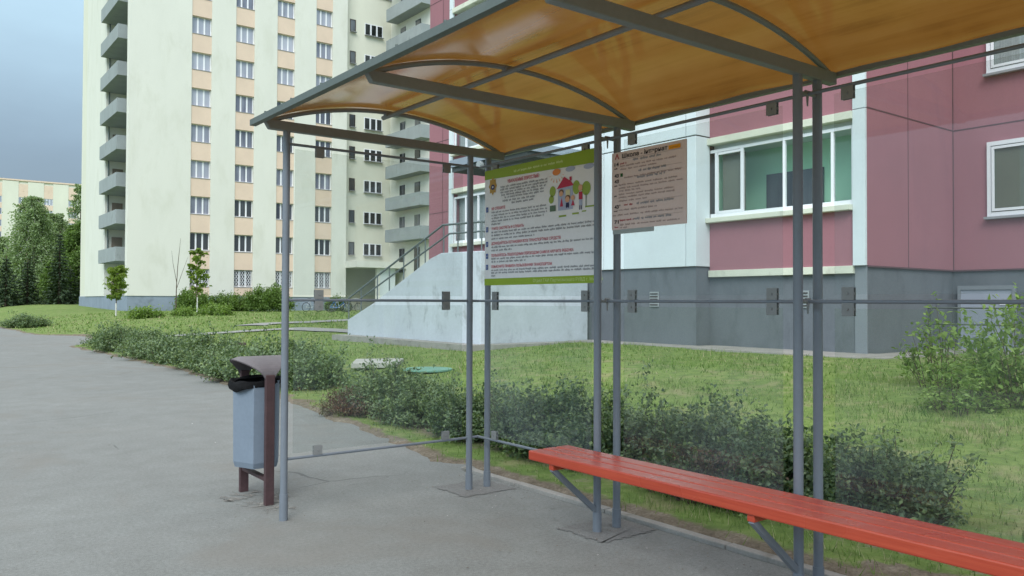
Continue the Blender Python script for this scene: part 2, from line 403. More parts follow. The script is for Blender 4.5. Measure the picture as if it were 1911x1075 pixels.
M['pane_dark'] = pane_mat('dark_window_pane', [(0.0, (0.015, 0.018, 0.018)), (0.6, (0.05, 0.055, 0.06)), (1.0, (0.16, 0.17, 0.18))])
M['sill'] = paint('grey_tin_sill', (0.30, 0.31, 0.33), 0.5, 0.1, 3.0, bump=0)
M['dark_wood'] = paint('dark_brown_door', (0.07, 0.055, 0.045), 0.5, 0.15, 4.0)
M['balcony_wood'] = paint('faded_brown_door', (0.22, 0.18, 0.145), 0.6, 0.12, 3.0)
M['pink'] = paint('faded_raspberry_plaster', (0.335, 0.152, 0.180), 0.85, 0.06, 0.9, (1, 1, .25), 30, 0.25, dirt=(0.285, 0.134, 0.165), dirt_at=(0.5, 0.75), dscale=0.9)
M['pink_face'] = paint('raspberry_plaster_peeling', (0.335, 0.152, 0.180), 0.85, 0.05, 0.8, (1, 1, .4), 30, 0.25, dirt=(0.42, 0.36, 0.34), dirt_at=(0.685, 0.71), dscale=2.6)
M['white_wall'] = paint('white_painted_panel', (0.66, 0.73, 0.76), 0.8, 0.04, 0.8, (1, 1, .3), 25, 0.2, dirt=(0.56, 0.62, 0.62), dirt_at=(0.58, 0.8), dscale=0.8)
M['cream_band'] = paint('cream_band', (0.66, 0.68, 0.57), 0.8, 0.07, 1.5, bump=0.2, dirt=(0.5, 0.5, 0.42), dscale=2)
M['grey_plinth'] = paint('grey_plinth_render', (0.140, 0.158, 0.178), 0.85, 0.10, 0.9, (1, 1, .5), 25, 0.35, dirt=(0.100, 0.115, 0.128), dirt_at=(0.46, 0.72), dscale=1.5)
M['grey_plinth_pale'] = paint('paler_grey_plinth', (0.21, 0.235, 0.26), 0.85, 0.08, 0.9, bump=0.3)
M['joint'] = paint('panel_joint', (0.11, 0.10, 0.10), 0.9, 0.1, 3.0, bump=0)
M['pink_joint'] = paint('pink_panel_joint', (0.115, 0.065, 0.075), 0.9, 0.1, 3.0, bump=0)
M['green_wall'] = paint('green_loggia_paint', (0.44, 0.74, 0.52), 0.8, 0.05, 1.0)
M['dim_wall'] = paint('grey_interior', (0.28, 0.28, 0.26), 0.8, 0.1, 1.0)
M['curtain'] = paint('net_curtain', (0.36, 0.38, 0.38), 0.9, 0.18, 2.0, (1, 14, .1), 30, 0)
M['blind'] = paint('olive_blind', (0.17, 0.175, 0.13), 0.8, 0.06, 2.0)
M['win_glass'] = glass_mat('loggia_glass', (0.86, 0.90, 0.90), 1.0, 1.5)
M['stair_wall'] = paint('whitewashed_concrete', (0.50, 0.55, 0.60), 0.9, 0.07, 1.3, (1, 1, .6), fine=14, bump=0.5, dirt=(0.34, 0.37, 0.39), dirt_at=(0.53, 0.68), dscale=1.5)
M['rail_green'] = paint('dull_green_grey_rail', (0.13, 0.16, 0.165), 0.5, 0.1, 4.0, bump=0)
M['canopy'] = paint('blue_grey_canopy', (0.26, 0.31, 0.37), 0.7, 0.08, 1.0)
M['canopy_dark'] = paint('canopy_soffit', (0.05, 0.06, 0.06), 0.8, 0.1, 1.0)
M['door_grey'] = paint('pale_blue_grey_door', (0.30, 0.335, 0.40), 0.6, 0.05, 1.5)
# print colours
def flat(name, c, rough=0.55): return paint(name, c, rough, 0.03, 4.0, bump=0, spec=0.3)
M['board'] = flat('poster_paper', (0.76, 0.75, 0.76)); M['lime'] = flat('lime_print', (0.27, 0.38, 0.03)); M['lime_pale'] = flat('pale_lime_print', (0.56, 0.66, 0.27))
M['p_red'] = flat('red_print', (0.55, 0.10, 0.14)); M['p_grey'] = flat('grey_print', (0.31, 0.31, 0.33)); M['p_black'] = flat('black_print', (0.055, 0.05, 0.05)); M['p_blue'] = flat('blue_print', (0.06, 0.11, 0.30))
M['p_gold'] = flat('gold_print', (0.45, 0.27, 0.06)); M['p_navy'] = flat('navy_print', (0.04, 0.04, 0.12)); M['p_orange'] = flat('orange_print', (0.72, 0.24, 0.06)); M['p_leaf'] = flat('green_print', (0.28, 0.38, 0.06))
M['p_crimson'] = flat('crimson_print', (0.46, 0.03, 0.07)); M['p_lilac'] = flat('lilac_print', (0.38, 0.42, 0.55)); M['p_skin'] = flat('peach_print', (0.66, 0.36, 0.22)); M['p_dgreen'] = flat('bottle_green_print', (0.10, 0.16, 0.10))
M['p_wood'] = flat('brown_print', (0.16, 0.09, 0.05)); M['p_cream'] = flat('cream_print', (0.62, 0.58, 0.34))
M['sign'] = flat('pinkish_beige_sign', (0.70, 0.565, 0.53)); M['s_orange'] = flat('amber_sign_box', (0.80, 0.33, 0.015)); M['s_orange_dark'] = flat('dull_amber_print', (0.50, 0.19, 0.02)); M['s_text'] = flat('brown_grey_sign_print', (0.42, 0.32, 0.30)); M['s_green'] = flat('sign_green', (0.03, 0.11, 0.03)); M['s_red'] = flat('sign_red_print', (0.42, 0.10, 0.11))
M['s_back'] = paint('grey_sign_plate', (0.33, 0.37, 0.37), 0.5, .05)
M['turq'] = paint('turquoise_lid_paint', (0.15, 0.32, 0.25), 0.7, 0.2, 4.0); M['slab'] = paint('pale_concrete_lid', (0.42, 0.42, 0.39), 0.85, 0.1, 3.0)
M['tyre'] = flat('tyre_rubber', (0.03, 0.03, 0.03), .8); M['bike_blue'] = flat('bike_blue', (0.05, 0.2, 0.5), .4); M['bike_grey'] = flat('bike_silver', (0.45, 0.48, 0.52), .35); M['bike_dark'] = flat('bike_black', (0.05, 0.06, 0.07), .4)

# ------------------------------------------------------------------ ground
def vnoise(x, y, s, seed=0):
    x = np.asarray(x, float) * s + 37.2 * seed; y = np.asarray(y, float) * s - 11.7 * seed
    i, j = np.floor(x), np.floor(y); u, v = x - i, y - j; u, v = u * u * (3 - 2 * u), v * v * (3 - 2 * v)
    h = lambda a, b: np.modf(np.abs(np.sin(a * 127.1 + b * 311.7 + seed * 17.3) * 43758.5453))[0]
    return (h(i, j) * (1 - u) + h(i + 1, j) * u) * (1 - v) + (h(i, j + 1) * (1 - u) + h(i + 1, j + 1) * u) * v
def sstep(a, b, x): t = np.clip((np.asarray(x, float) - a) / (b - a), 0, 1); return t * t * (3 - 2 * t)
EDGE_Y = [-40, 5.6, 5.95, 7.1, 10, 11.5, 17.5, 24, 28.2, 29.2, 31.5, 36.5, 38.5, 49, 60, 80]
EDGE_X = [3.90, 3.90, 3.93, 4.00, 4.42, 4.48, 4.62, 4.45, 4.30, 4.75, 6.0, 6.0, 4.62, 4.45, 4.45, 4.45]
def edge_x(Y): return np.interp(Y, EDGE_Y, EDGE_X)
def ragged(X, Y):
    k = sstep(5.4, 6.2, Y)
    return np.asarray(X, float) - edge_x(Y) + k * ((vnoise(X, Y, 2.2, 1) - .5) * .30 + (vnoise(X, Y, 7, 2) - .5) * .14)
def ground_z(X, Y):
    X, Y = np.asarray(X, float), np.asarray(Y, float)
    e = ragged(X, Y)
    z = -0.05 + 0.075 * sstep(-0.12, 0.14, e)
    z = z + 0.475 * sstep(4.6, 12.6, X) * (1 - 0.0 * Y)
    z = z + 0.14 * sstep(30, 58, Y) * sstep(4.6, 9, X) + 0.42 * sstep(62, 95, Y) * sstep(4.6, 9, X)
    return z + 0.03 * (vnoise(X, Y, 0.9, 3) - .5) * sstep(0.1, .8, e) + 0.012 * (vnoise(X, Y, 4, 4) - .5) * sstep(0.1, .5, e)
def soil_at(X, Y):
    e = ragged(X, Y)
    margin = np.exp(-(np.clip(e, 0, None) / 0.24) ** 2) * 0.85
    hedge = np.exp(-((np.asarray(X) - 4.75) / 0.42) ** 2) * sstep(11.5, 9.8, Y) * 0.62 + np.exp(-((np.asarray(X) - 5.2) / 0.5) ** 2) * sstep(11, 12.5, Y) * sstep(28, 26.5, Y) * .5
    strip = np.exp(-((np.asarray(X) - 4.2) / 0.22) ** 2) * sstep(6, 4.8, Y) * (0.28 + 0.5 * (vnoise(X, Y, 1.3, 5) > .55))
    bare = sstep(.70, .86, vnoise(X, Y, 1.1, 6)) * .36 * sstep(14, 5, Y)
    wall = np.exp(-(np.clip(12.7 - np.asarray(X), 0, None) / 0.25) ** 2) * .4 * sstep(26, 24, Y)
    return np.clip(np.maximum.reduce([margin, hedge, strip, bare, wall]), 0, 1)

xs = np.concatenate([np.arange(3.72, 6.2, .07), np.arange(6.2, 14, .2), np.geomspace(14, 420, 34)])
ys = np.concatenate([-np.geomspace(160, 3, 18), np.arange(-2.6, 14, .1), np.arange(14, 46, .25), np.geomspace(46, 520, 50)])
GX, GY = np.meshgrid(xs, ys, indexing='ij')
V = np.stack([GX, GY, ground_z(GX, GY)], -1).reshape(-1, 3)
ni, nj = GX.shape
idx = np.arange(ni * nj).reshape(ni, nj)
F = np.stack([idx[:-1, :-1], idx[1:, :-1], idx[1:, 1:], idx[:-1, 1:]], -1).reshape(-1, 4)
me = arr_mesh('lawn', V, F, M['lawn'], True)
at = me.attributes.new('soil', 'FLOAT', 'POINT'); at.data.foreach_set('value', soil_at(V[:, 0], V[:, 1]).astype(np.float32))
lawn = bpy.data.objects.new('lawn', me); COL.objects.link(lawn); tag(lawn, kind='structure')
pv = MB().poly([(-7, -40, 0), (6.6, -40, 0), (6.6, 75, 0), (-7, 75, 0)]).build('pavement', M['asphalt']); tag(pv, kind='structure')
gd = MB().poly([(-900, -900, -.09), (900, -900, -.09), (900, 900, -.09), (-900, 900, -.09)]).build('ground', M['lawn']); tag(gd, kind='structure')
kb = MB()
yk = -3.0
while yk < 5.75:
    kb.box(3.835, yk + .004, -.06, 3.905, min(yk + 1.0, 5.75) - .004, .026 + .006 * random.random()); yk += 1.0
tag(kb.build('kerb', M['concrete'], None, 0.006), kind='structure')
for i, (x0, y0, x1, y1) in enumerate(((3.32, 4.92, 3.79, 5.34), (3.34, 3.50, 3.80, 3.90), (3.32, 2.10, 3.80, 2.50))):
    n = 22; pts = []
    for (a, b, c, d) in ((x0, y0, x1, y0), (x1, y0, x1, y1), (x1, y1, x0, y1), (x0, y1, x0, y0)):
        for k in range(n):
            t = k / n; pts.append((a + (c - a) * t + random.uniform(-.018, .018), b + (d - b) * t + random.uniform(-.018, .018), .004))
    tag(MB().poly(pts).build('asphalt_patch', M['patch']), kind='structure')
# broken asphalt round the litter bin's feet
pts = [(2.11 + (.22 + .07 * math.sin(3 * a) + random.uniform(-.04, .04)) * math.cos(a), 5.72 + (.40 + .09 * math.sin(5 * a) + random.uniform(-.06, .06)) * math.sin(a), .005) for a in np.linspace(0, 2 * math.pi, 60, endpoint=False)]
M['grit'] = paint('crumbled_pale_grit', (0.255, 0.25, 0.24), 0.9, 0.2, 12, fine=90, bump=0.8, dirt=(0.19, 0.19, 0.185), dirt_at=(0.42, 0.6), dscale=7)
gt = NT('crumbled_pale_grit_film'); gp_ = gt.pos()
gb = gt.node('BsdfDiffuse'); gt.link(gt.ramp(gt.noise(gp_, 60, 4, .7), [(.3, (.16, .155, .145)), (.7, (.36, .345, .32))]), gb.inputs[0])
gx = gt.node('MixShader'); gq = gt.node('BsdfTransparent'); gt.link(gt.mask(gt.noise(gp_, 9, 8, .75, .5), .50, .60), gx.inputs[0]); gt.link(gq.outputs[0], gx.inputs[1]); gt.link(gb.outputs[0], gx.inputs[2]); gt.link(gx.outputs[0], gt.out.inputs[0]); M['grit'] = gt.m
tag(MB().poly(pts).build('asphalt_patch', M['grit']), kind='structure')

def drape(name, pts, w, mat, lift=.03):
    """a path laid on the lawn along a polyline"""
    mb = MB(); P = []
    for (a, b), (c, d) in zip(pts[:-1], pts[1:]):
        n = max(2, int(math.hypot(c - a, d - b) / .5))
        P += [(a + (c - a) * k / n, b + (d - b) * k / n) for k in range(n)]
    P.append(pts[-1]); L = []
    for i, (x, y) in enumerate(P):
        a = P[max(i - 1, 0)]; b = P[min(i + 1, len(P) - 1)]; dx, dy = b[0] - a[0], b[1] - a[1]; q = math.hypot(dx, dy)
        row = []
        for k in (-1, -.5, 0, .5, 1):
            xx, yy = x - dy / q * w / 2 * k, y + dx / q * w / 2 * k
            row.append((xx, yy, float(ground_z(xx, yy)) + lift))
        L.append(row)
    for r0, r1 in zip(L[:-1], L[1:]):
        for k in range(4): mb.poly([r0[k + 1], r0[k], r1[k], r1[k + 1]])
    return tag(mb.build(name, mat), kind='structure')
drape('path', [(5.0, 31.6), (8.2, 29.2), (11.0, 27.0), (11.4, 24.0), (11.6, 21.2)], 1.0, M['path'])
drape('path', [(11.0, 31.2), (14.5, 33.5), (19, 37)], 1.4, M['path'])
ap = MB().box(12.62, 7.2, .3, 13.40, 14.4, .525).box(13.40, 7.2, .3, 13.95, 11.14, .525).box(12.9, 6.9, .3, 17.1, 7.64, .52).box(16.2, -12, .3, 17.1, 6.9, .515).box(9.72, 14.2, .3, 10.13, 21.0, .50).box(10.13, 13.95, .3, 12.62, 14.43, .51)
tag(ap.build('apron', M['concrete']), kind='structure')

# ------------------------------------------------------------------ bus shelter
FR = [5.11, 3.702, 2.294, 0.886, -0.522]                 # frames along the pavement
XA, XB, XC, XG = 2.036, 3.489, 3.657, 3.572              # front post, bench posts, back posts, glazing line
ZB0, ZB1 = 2.53, 2.592                                   # beam underside and top
sh = thing('bus_shelter', 'grey tube bus shelter with a curved amber roof over the pavement', 'bus shelter', (2.9, 2.3, 0))
def pole(x, y, z1=ZB0, sleeve=0.17):
    o = MB().tube((x, y, 0), (x, y, z1), .0235, seg=20).build('pole', M['pole_grey'], sh)
    MB().tube((x, y, .0), (x, y, sleeve), .0275, seg=20).build('sleeve', M['pole_grey'], o)
pole(XA, FR[0])
pole(XA, FR[4])
for y in FR:
    pole(XB, y, ZB0, .12); pole(XC, y, ZB0, .12)
arc_x = np.linspace(1.90, 3.79, 25)
c0, c1, c2 = 2.600, 2.600, 2.775
def arc_z(x):
    t = (x - 1.90) / (3.79 - 1.90); return 2.572 + .188 * (4 * t * (1 - t)) ** .92
for y in FR:
    # box-section beam, its road end cut on a slant
    MB().prism([(1.915, y - .022, ZB0), (3.80, y - .022, ZB0), (3.80, y - .022, ZB1), (1.875, y - .022, ZB1)], (0, .044, 0)).build('beam', M['beam_grey'], sh, .004)
    MB().path([(x, y, arc_z(x)) for x in arc_x], .0145, 10).build('rib', M['beam_grey'], sh)
    MB().bar((2.78, y - .02, arc_z(2.78) - .012), (2.78, y + .02, arc_z(2.78) - .012), .05, .03).build('rib_bracket', M['beam_grey'], sh)
MB().tube((2.78, FR[0] + .07, 2.735), (2.78, FR[4] - .07, 2.735), .0165, seg=12).build('purlin', M['beam_grey'], sh)
# amber sheet: one curved plastic sheet, slightly wavy
rx = np.linspace(1.84, 3.83, 40); ry = np.linspace(FR[0] + .10, FR[4] - .10, 90)
RX, RY = np.meshgrid(rx, ry, indexing='ij')
tt = np.clip((RX - 1.90) / 1.89, 0, 1); RZ = 2.572 + .188 * (4 * tt * (1 - tt)) ** .92 + .018
RZ += .002 * np.sin((RY - FR[0]) * 2 * math.pi / 1.408 * 1.0) * np.sin(tt * math.pi) + .003 * (vnoise(RX, RY, 3.0, 8) - .5)
RZ += .0045 * np.where(tt > .93, np.sin(RY * 9.5) * (tt - .93) / .07, 0)
idx = np.arange(RX.size).reshape(RX.shape)
me = arr_mesh('roof_sheet', np.stack([RX, RY, RZ], -1).reshape(-1, 3), np.stack([idx[:-1, :-1], idx[1:, :-1], idx[1:, 1:], idx[:-1, 1:]], -1).reshape(-1, 4), M['roof'], True)
o = bpy.data.objects.new('roof_sheet', me); COL.objects.link(o); hang(o, sh)
# front trim: flat strip with a lip; back trim angle
g = MB(); ya, yb = FR[0] + .105, FR[4] - .105
g.box(1.828, ya, 2.558, 1.838, yb, 2.596); g.box(1.838, ya, 2.558, 1.868, yb, 2.564); g.box(1.838, ya, 2.5965, 1.872, yb, 2.602)
g.build('front_trim', M['gutter'], sh)
MB().box(3.802, FR[0] + .02, 2.572, 3.838, FR[4] - .02, 2.602).build('back_trim', M['beam_grey'], sh)
# screw caps on the sheet along the front trim
for k in range(14):
    y = FR[0] - .1 - .42 * k
    MB().tube((1.855, y, 2.600), (1.855, y, 2.618), .008, seg=8).build('screw_cap', M['gutter'], sh)
# rails at three heights: end panel and back
RZL = (2.45, 1.428, 0.393)
for z in RZL:
    MB().tube((XA, FR[0], z), (XG, FR[0], z), .0095, seg=10).build('rail', M['pole_grey'], sh)
    MB().tube((XG, FR[0] + .012, z), (XG, FR[4], z), .0095, seg=10).build('rail', M['pole_grey'], sh)
    for y in FR[1:]:
        MB().tube((XB, y, z), (XC, y, z), .0085, seg=8).build('rail_link', M['beam_grey'], sh)
        q = MB().tube((XG - .0, y, z - .06), (XG, y, z + .012), .004, .009, 6); q.tube((XG - .02, y, z + .012), (XG + .02, y, z + .012), .006, seg=6); q.build('bolt', M['clip'], sh)
def clip(x, y, z, along):
    """pair of small plates gripping a pane edge, with a screw"""
    mb = MB(); h = .031; w = .031
    if along == 'y':
        mb.box(x - .011, y - w, z - h, x - .006, y + w, z + h).box(x + .006, y - w, z - h, x + .011, y + w, z + h).box(x - .006, y - w, z - .006, x + .006, y + w, z + .006)
        mb.tube((x - .017, y, z), (x + .017, y, z), .006, seg=8)
    else:
        mb.box(x - w, y - .011, z - h, x + w, y - .006, z + h).box(x - w, y + .006, z - h, x + w, y + .011, z + h).box(x - w, y - .006, z - .006, x + w, y + .006, z + .006)
        mb.tube((x, y - .017, z), (x, y + .017, z), .006, seg=8)
    mb.build('glass_clip', M['clip'], sh, .002)
bays = [(4.965, 3.845), (3.555, 2.435), (2.150, 1.03), (0.74, -.38)]
for (y1, y0) in bays:
    for z0, z1 in ((.425, 1.395), (1.462, 2.42)):
        MB().box(XG - .003, y0, z0, XG + .003, y1, z1).build('glass_pane', M['glass'], sh)
    for y in (y1 - .07, y0 + .06):
        clip(XG, y, 2.413, 'y'); clip(XG, y, 1.466, 'y'); clip(XG, y, 1.391, 'y'); clip(XG, y, .430, 'y')
for z0, z1 in ((.425, 1.395), (1.462, 2.42)):
    MB().box(2.095, FR[0] - .003, z0, 3.42, FR[0] + .003, z1).build('glass_pane', M['glass'], sh)
for x in (2.267, 3.275):
    for z in (2.413, .430): clip(x, FR[0], z, 'x')
for x in (2.267, 3.275):
    clip(x, FR[0], 1.466, 'x'); clip(x, FR[0], 1.391, 'x')

# ------------------------------------------------------------------ bench
bn = thing('bench', 'long red plank bench on diagonal grey braces inside the bus shelter', 'bench', (3.26, 1.5, 0))
for k, x in enumerate((3.104, 3.214, 3.324)):
    MB().box(x, -.35, .458, x + .100, 3.905, .515).build('seat_plank', M['red'], bn, .007)
for y in FR[1:4]:
    MB().box(3.115, y - .02, .425, 3.44, y + .02, .457).build('cross_bearer', M['red'], bn, .003)
    for x in (3.154, 3.264, 3.374): MB().tube((x, y, .5145), (x, y, .5175), .008, .007, 10).build('bolt', M['red'], bn)
    MB().bar((3.125, y, .43), (3.468, y, .14), .030, .030, (0, 1, 0)).build('brace', M['pole_grey'], bn, .002)

# ------------------------------------------------------------------ writing helpers
def text_poly(body, size, width=None, bold=0.0):
    cu = bpy.data.curves.new('tmp', 'FONT'); cu.body = body; cu.size = size; cu.offset = bold; cu.resolution_u = 3
    ob = bpy.data.objects.new('tmp', cu); COL.objects.link(ob)
    dg = bpy.context.evaluated_depsgraph_get(); me = bpy.data.meshes.new_from_object(ob.evaluated_get(dg))
    V = [tuple(v.co) for v in me.vertices]; Fs = [tuple(p.vertices) for p in me.polygons]
    bpy.data.objects.remove(ob); bpy.data.curves.remove(cu); bpy.data.meshes.remove(me)
    if width and V:
        x0, x1 = min(v[0] for v in V), max(v[0] for v in V); k = width / (x1 - x0); V = [((v[0] - x0) * k, v[1], 0) for v in V]
    return V, Fs
class Board:
    """flat print on a board facing the road: s runs right, t runs up"""
    def __init__(s, root, x, y, z): s.r, s.x, s.y, s.z = root, x, y, z
    def P(s, a, b, lay): return (s.x - .0011 * lay, s.y - a, s.z + b)
    def text(s, name, mat, body, a, b, size, width=None, lay=2, parent=None, tilt=0.0, bold=0.0):
        V, Fs = text_poly(body, size, width, bold); mb = MB()
        mb.v = [s.P(a + v[0], b + v[1] + tilt * v[0], lay) for v in V]; mb.f = Fs; mb.sm = [False] * len(Fs)
        return mb.build(name, mat, parent or s.r)
    def shapes(s, name, mat, polys, lay=2, parent=None):
        mb = MB()
        for p in polys: mb.poly([s.P(a, b, lay) for a, b in p])
        return mb.build(name, mat, parent or s.r)
    def lines(s, rows, h, seed):
        """print too small to read: runs of word-long strokes"""
        R = random.Random(seed); out = []
        for (a0, a1, b) in rows:
            a = a0
            while a < a1 - .006:
                w = min(R.uniform(.018, .075), a1 - a)
                x = a
                while x < a + w - .002:
                    q = min(R.uniform(.004, .008), a + w - x); y0 = b - h * R.choice((0, 0, 0, .25)); y1 = b + h * R.choice((.62, .7, .7, 1.0))
                    out.append([(x, y0), (x + q * .82, y0), (x + q * .82, y1), (x, y1)]); x += q
                a += w + R.uniform(.008, .014)
        return out
def disc(a, b, ra, rb, n=18): return [(a + ra * math.cos(2 * math.pi * k / n), b + rb * math.sin(2 * math.pi * k / n)) for k in range(n)]
def rect(a0, b0, a1, b1): return [(a0, b0), (a1, b0), (a1, b1), (a0, b1)]

# ------------------------------------------------------------------ information poster
ps = thing('information_poster', 'white road safety poster with lime green bands behind the bench end', 'poster', (3.553, 4.4, 1.544))
B = Board(ps, 3.5480, 5.0, 1.544)
MB().box(3.5488, 3.735, 1.544, 3.5560, 5.0, 2.405).build('panel', M['board'], ps)
B.shapes('top_band', M['lime'], [[(0, .795), (1.264, .766), (1.264, .861), (0, .861)]], 1)
B.shapes('bottom_band', M['lime'], [rect(0, 0, 1.264, .050)], 1)
B.shapes('top_band_print', M['lime_pale'], B.lines([(.36, .90, .812)], .016, 3))
B.text('bottom_band_text', M['lime_pale'], 'Отдел ГАИ Партизанского РУВД г. Минска', .585, .016, .03, .70)
B.text('title_text', M['p_red'], 'УВАЖАЕМЫЕ ВЗРОСЛЫЕ!', .284, .742, .034, .365, bold=.0007)
B.shapes('intro_print', M['p_grey'], B.lines([(.20, .737, .715), (.197, .737, .695), (.20, .72, .675), (.21, .70, .655), (.25, .70, .635), (.225, .60, .612), (.335, .585, .590)], .013, 5))
for k, (body, w, t) in enumerate((('НЕ СПЕШИТЕ', .17, .560), ('УЧИТЕ СМОТРЕТЬ И СЛУШАТЬ', .39, .411), ('ДОЖИДАЙТЕСЬ ОСТАНОВКИ ВСЕХ ТРАНСПОРТНЫХ СРЕДСТВ', .79, .301), ('ПОЛЬЗУЙТЕСЬ ПЕШЕХОДНЫМ ПЕРЕХОДОМ САМИ И НАУЧИТЕ РЕБЕНКА', .92, .212), ('ОБЪЯСНИТЕ ПРАВИЛА ПОЛЬЗОВАНИЯ ТРАНСПОРТОМ', .70, .129))):
    B.text('heading_text', M['p_red'], body, .088, t, .027, w, bold=.0005)
    nb = B.shapes('number_box', M['p_blue'], [rect(.019, t - .012, .046, t + .026)])
    B.text('numeral', M['board'], str(k + 1), .027, t - .002, .026, None, 3, nb)
B.shapes('body_print', M['p_grey'], B.lines([(.087, .737, .537), (.087, .737, .515), (.087, .737, .493), (.087, .70, .471), (.087, .20, .449), (.087, 1.25, .389), (.087, 1.25, .366), (.087, .60, .340), (.087, 1.25, .278), (.087, .34, .254), (.087, 1.25, .192), (.087, .50, .169), (.087, 1.25, .107), (.087, 1.25, .087), (.087, .14, .066)], .0125, 9))
bd = B.shapes('badge', M['p_gold'], [[(.103 + (.052 if k % 2 == 0 else .040) * math.sin(math.pi * k / 8), .738 + (.070 if k % 2 == 0 else .052) * math.cos(math.pi * k / 8)) for k in range(16)]])
B.shapes('badge_shield', M['p_navy'], [disc(.105, .730, .024, .020)], 3, bd); B.shapes('badge_light', M['board'], [disc(.106, .731, .009, .007)], 4, bd)
# child's drawing: sun, clouds, house, trees, people
dr = B.shapes('drawing_paper', M['board'], [rect(.755, .445, 1.255, .760)], 1)
def D(mat, polys, lay=3):
    for p_ in polys: B.shapes('drawing_shape', M[mat], [p_], lay, dr)
D('p_orange', [disc(.835, .752, .042, .022)] + [[(.835 + .05 * math.cos(a), .74 + .03 * math.sin(a)), (.835 + .075 * math.cos(a), .735 + .055 * math.sin(a)), (.843 + .075 * math.cos(a), .735 + .055 * math.sin(a))] for a in np.linspace(3.3, 6.1, 7)])
D('p_lilac', [disc(.975, .757, .048, .018), disc(1.155, .752, .05, .018), rect(.852, .490, 1.0, .645), rect(1.062, .505, 1.092, .545)])
D('p_crimson', [[(.838, .636), (1.012, .645), (.985, .672), (.915, .712)], rect(.968, .678, .99, .705), [(.872, .515), (.905, .515), (.89, .575)], [(.985, .512), (1.02, .512), (1.003, .55)], rect(1.06, .545, 1.095, .595)], 4)
D('p_cream', [rect(.93, .582, .975, .622)], 4)
D('p_leaf', [disc(.795, .625, .032, .036), disc(.782, .572, .026, .028), disc(1.035, .628, .036, .046), disc(1.13, .612, .042, .046), rect(.86, .445, .935, .457), rect(.995, .452, 1.06, .463), rect(1.09, .462, 1.13, .470), rect(1.12, .488, 1.21, .498)])
D('p_dgreen', [rect(.768, .490, .828, .530), rect(1.126, .495, 1.133, .58)], 4)
D('p_wood', [disc(.887, .612, .024, .018), disc(.952, .568, .026, .018)], 5)
D('p_skin', [disc(.887, .600, .020, .018), disc(.950, .557, .022, .020), disc(1.004, .563, .019, .017), disc(1.078, .620, .021, .022)], 6)
D('p_navy', [rect(.938, .500, .944, .530), rect(.956, .500, .962, .530), rect(1.066, .478, 1.074, .505), rect(1.082, .478, 1.09, .505), rect(.935, .505, .965, .535)], 5)

# ------------------------------------------------------------------ timetable sign
ts = thing('timetable_sign', 'pinkish beige bus timetable sign fixed to a shelter post above the bench', 'sign', (3.555, 3.34, 1.868))
T = Board(ts, 3.5500, 3.640, 1.868)
MB().box(3.5510, 3.045, 1.868, 3.5590, 3.640, 2.346).build('panel', M['sign'], ts)
MB().box(3.5515, 3.295, 1.842, 3.5585, 3.633, 1.8675).build('lower_plate', M['s_back'], ts)
T.shapes('red_letter', M['s_red'], [[(.027, .434), (.036, .434), (.047, .456), (.058, .434), (.067, .434), (.051, .468), (.043, .468)]])
T.text('heading_text', M['p_black'], 'Школа - інтэрнат', .090, .437, .036, .368, bold=.0007)
T.shapes('amber_box', M['s_orange'], [rect(.466, .434, .556, .458)]); T.shapes('amber_box_print', M['s_orange_dark'], T.lines([(.478, .545, .442)], .006, 2), 3)
for body, t, sz in (('14', .393, .030), ('43', .323, .030), ('43', .288, .030), ('43', .131, .030), ('71', .038, .030)):
    T.text('route_number', M['p_black'], body, .025, t, sz, .037, bold=.0009)
T.text('route_letter', M['p_black'], 'д', .066, .146, .018)
T.shapes('green_mark', M['s_green'], [rect(.076, .323, .097, .344)])
T.shapes('rule_line', M['s_text'], [rect(.090, .4275, .57, .4295), rect(.30, .347, .57, .3485), rect(.30, .318, .57, .3195), rect(.30, .158, .57, .1595), rect(.29, .066, .57, .0675)])
T.shapes('stop_list_print', M['s_text'], T.lines([(.074, .53, .385), (.074, .38, .365), (.11, .56, .312), (.062, .534, .270), (.062, .572, .250), (.062, .244, .233), (.062, .523, .212), (.062, .513, .193), (.062, .297, .171), (.062, .38, .116), (.012, .572, .086), (.071, .551, .025), (.071, .135, .007)], .009, 11))
T.shapes('terminus_print', M['p_grey'], T.lines([(.182, .409, .411), (.228, .445, .340), (.217, .438, .301), (.213, .509, .144), (.19, .488, .053)], .013, 12))
T.shapes('red_print', M['s_red'], T.lines([(.107, .182, .144), (.071, .19, .052), (.027, .06, .012), (.074, .13, .40)], .010, 13))
T.shapes('small_caption', M['p_black'], T.lines([(.025, .055, .374), (.025, .055, .268), (.022, .045, .205), (.022, .055, .112)], .008, 14))

# ------------------------------------------------------------------ litter bin
lb = thing('litter_bin', 'grey hexagonal litter bin with a brown hood between two brown posts', 'litter bin', (2.10, 5.80, 0))
y0, y1, xc = 5.545, 6.055, 2.102
for y in (y0, y1): MB().box(xc - .032, y - .018, 0, xc + .032, y + .018, .905).build('leg', M['brown_steel'], lb, .004)
MB().bar((xc, y0 + .018, .175), (xc, y1 - .018, .175), .045, .022).build('crossbar', M['brown_steel'], lb)
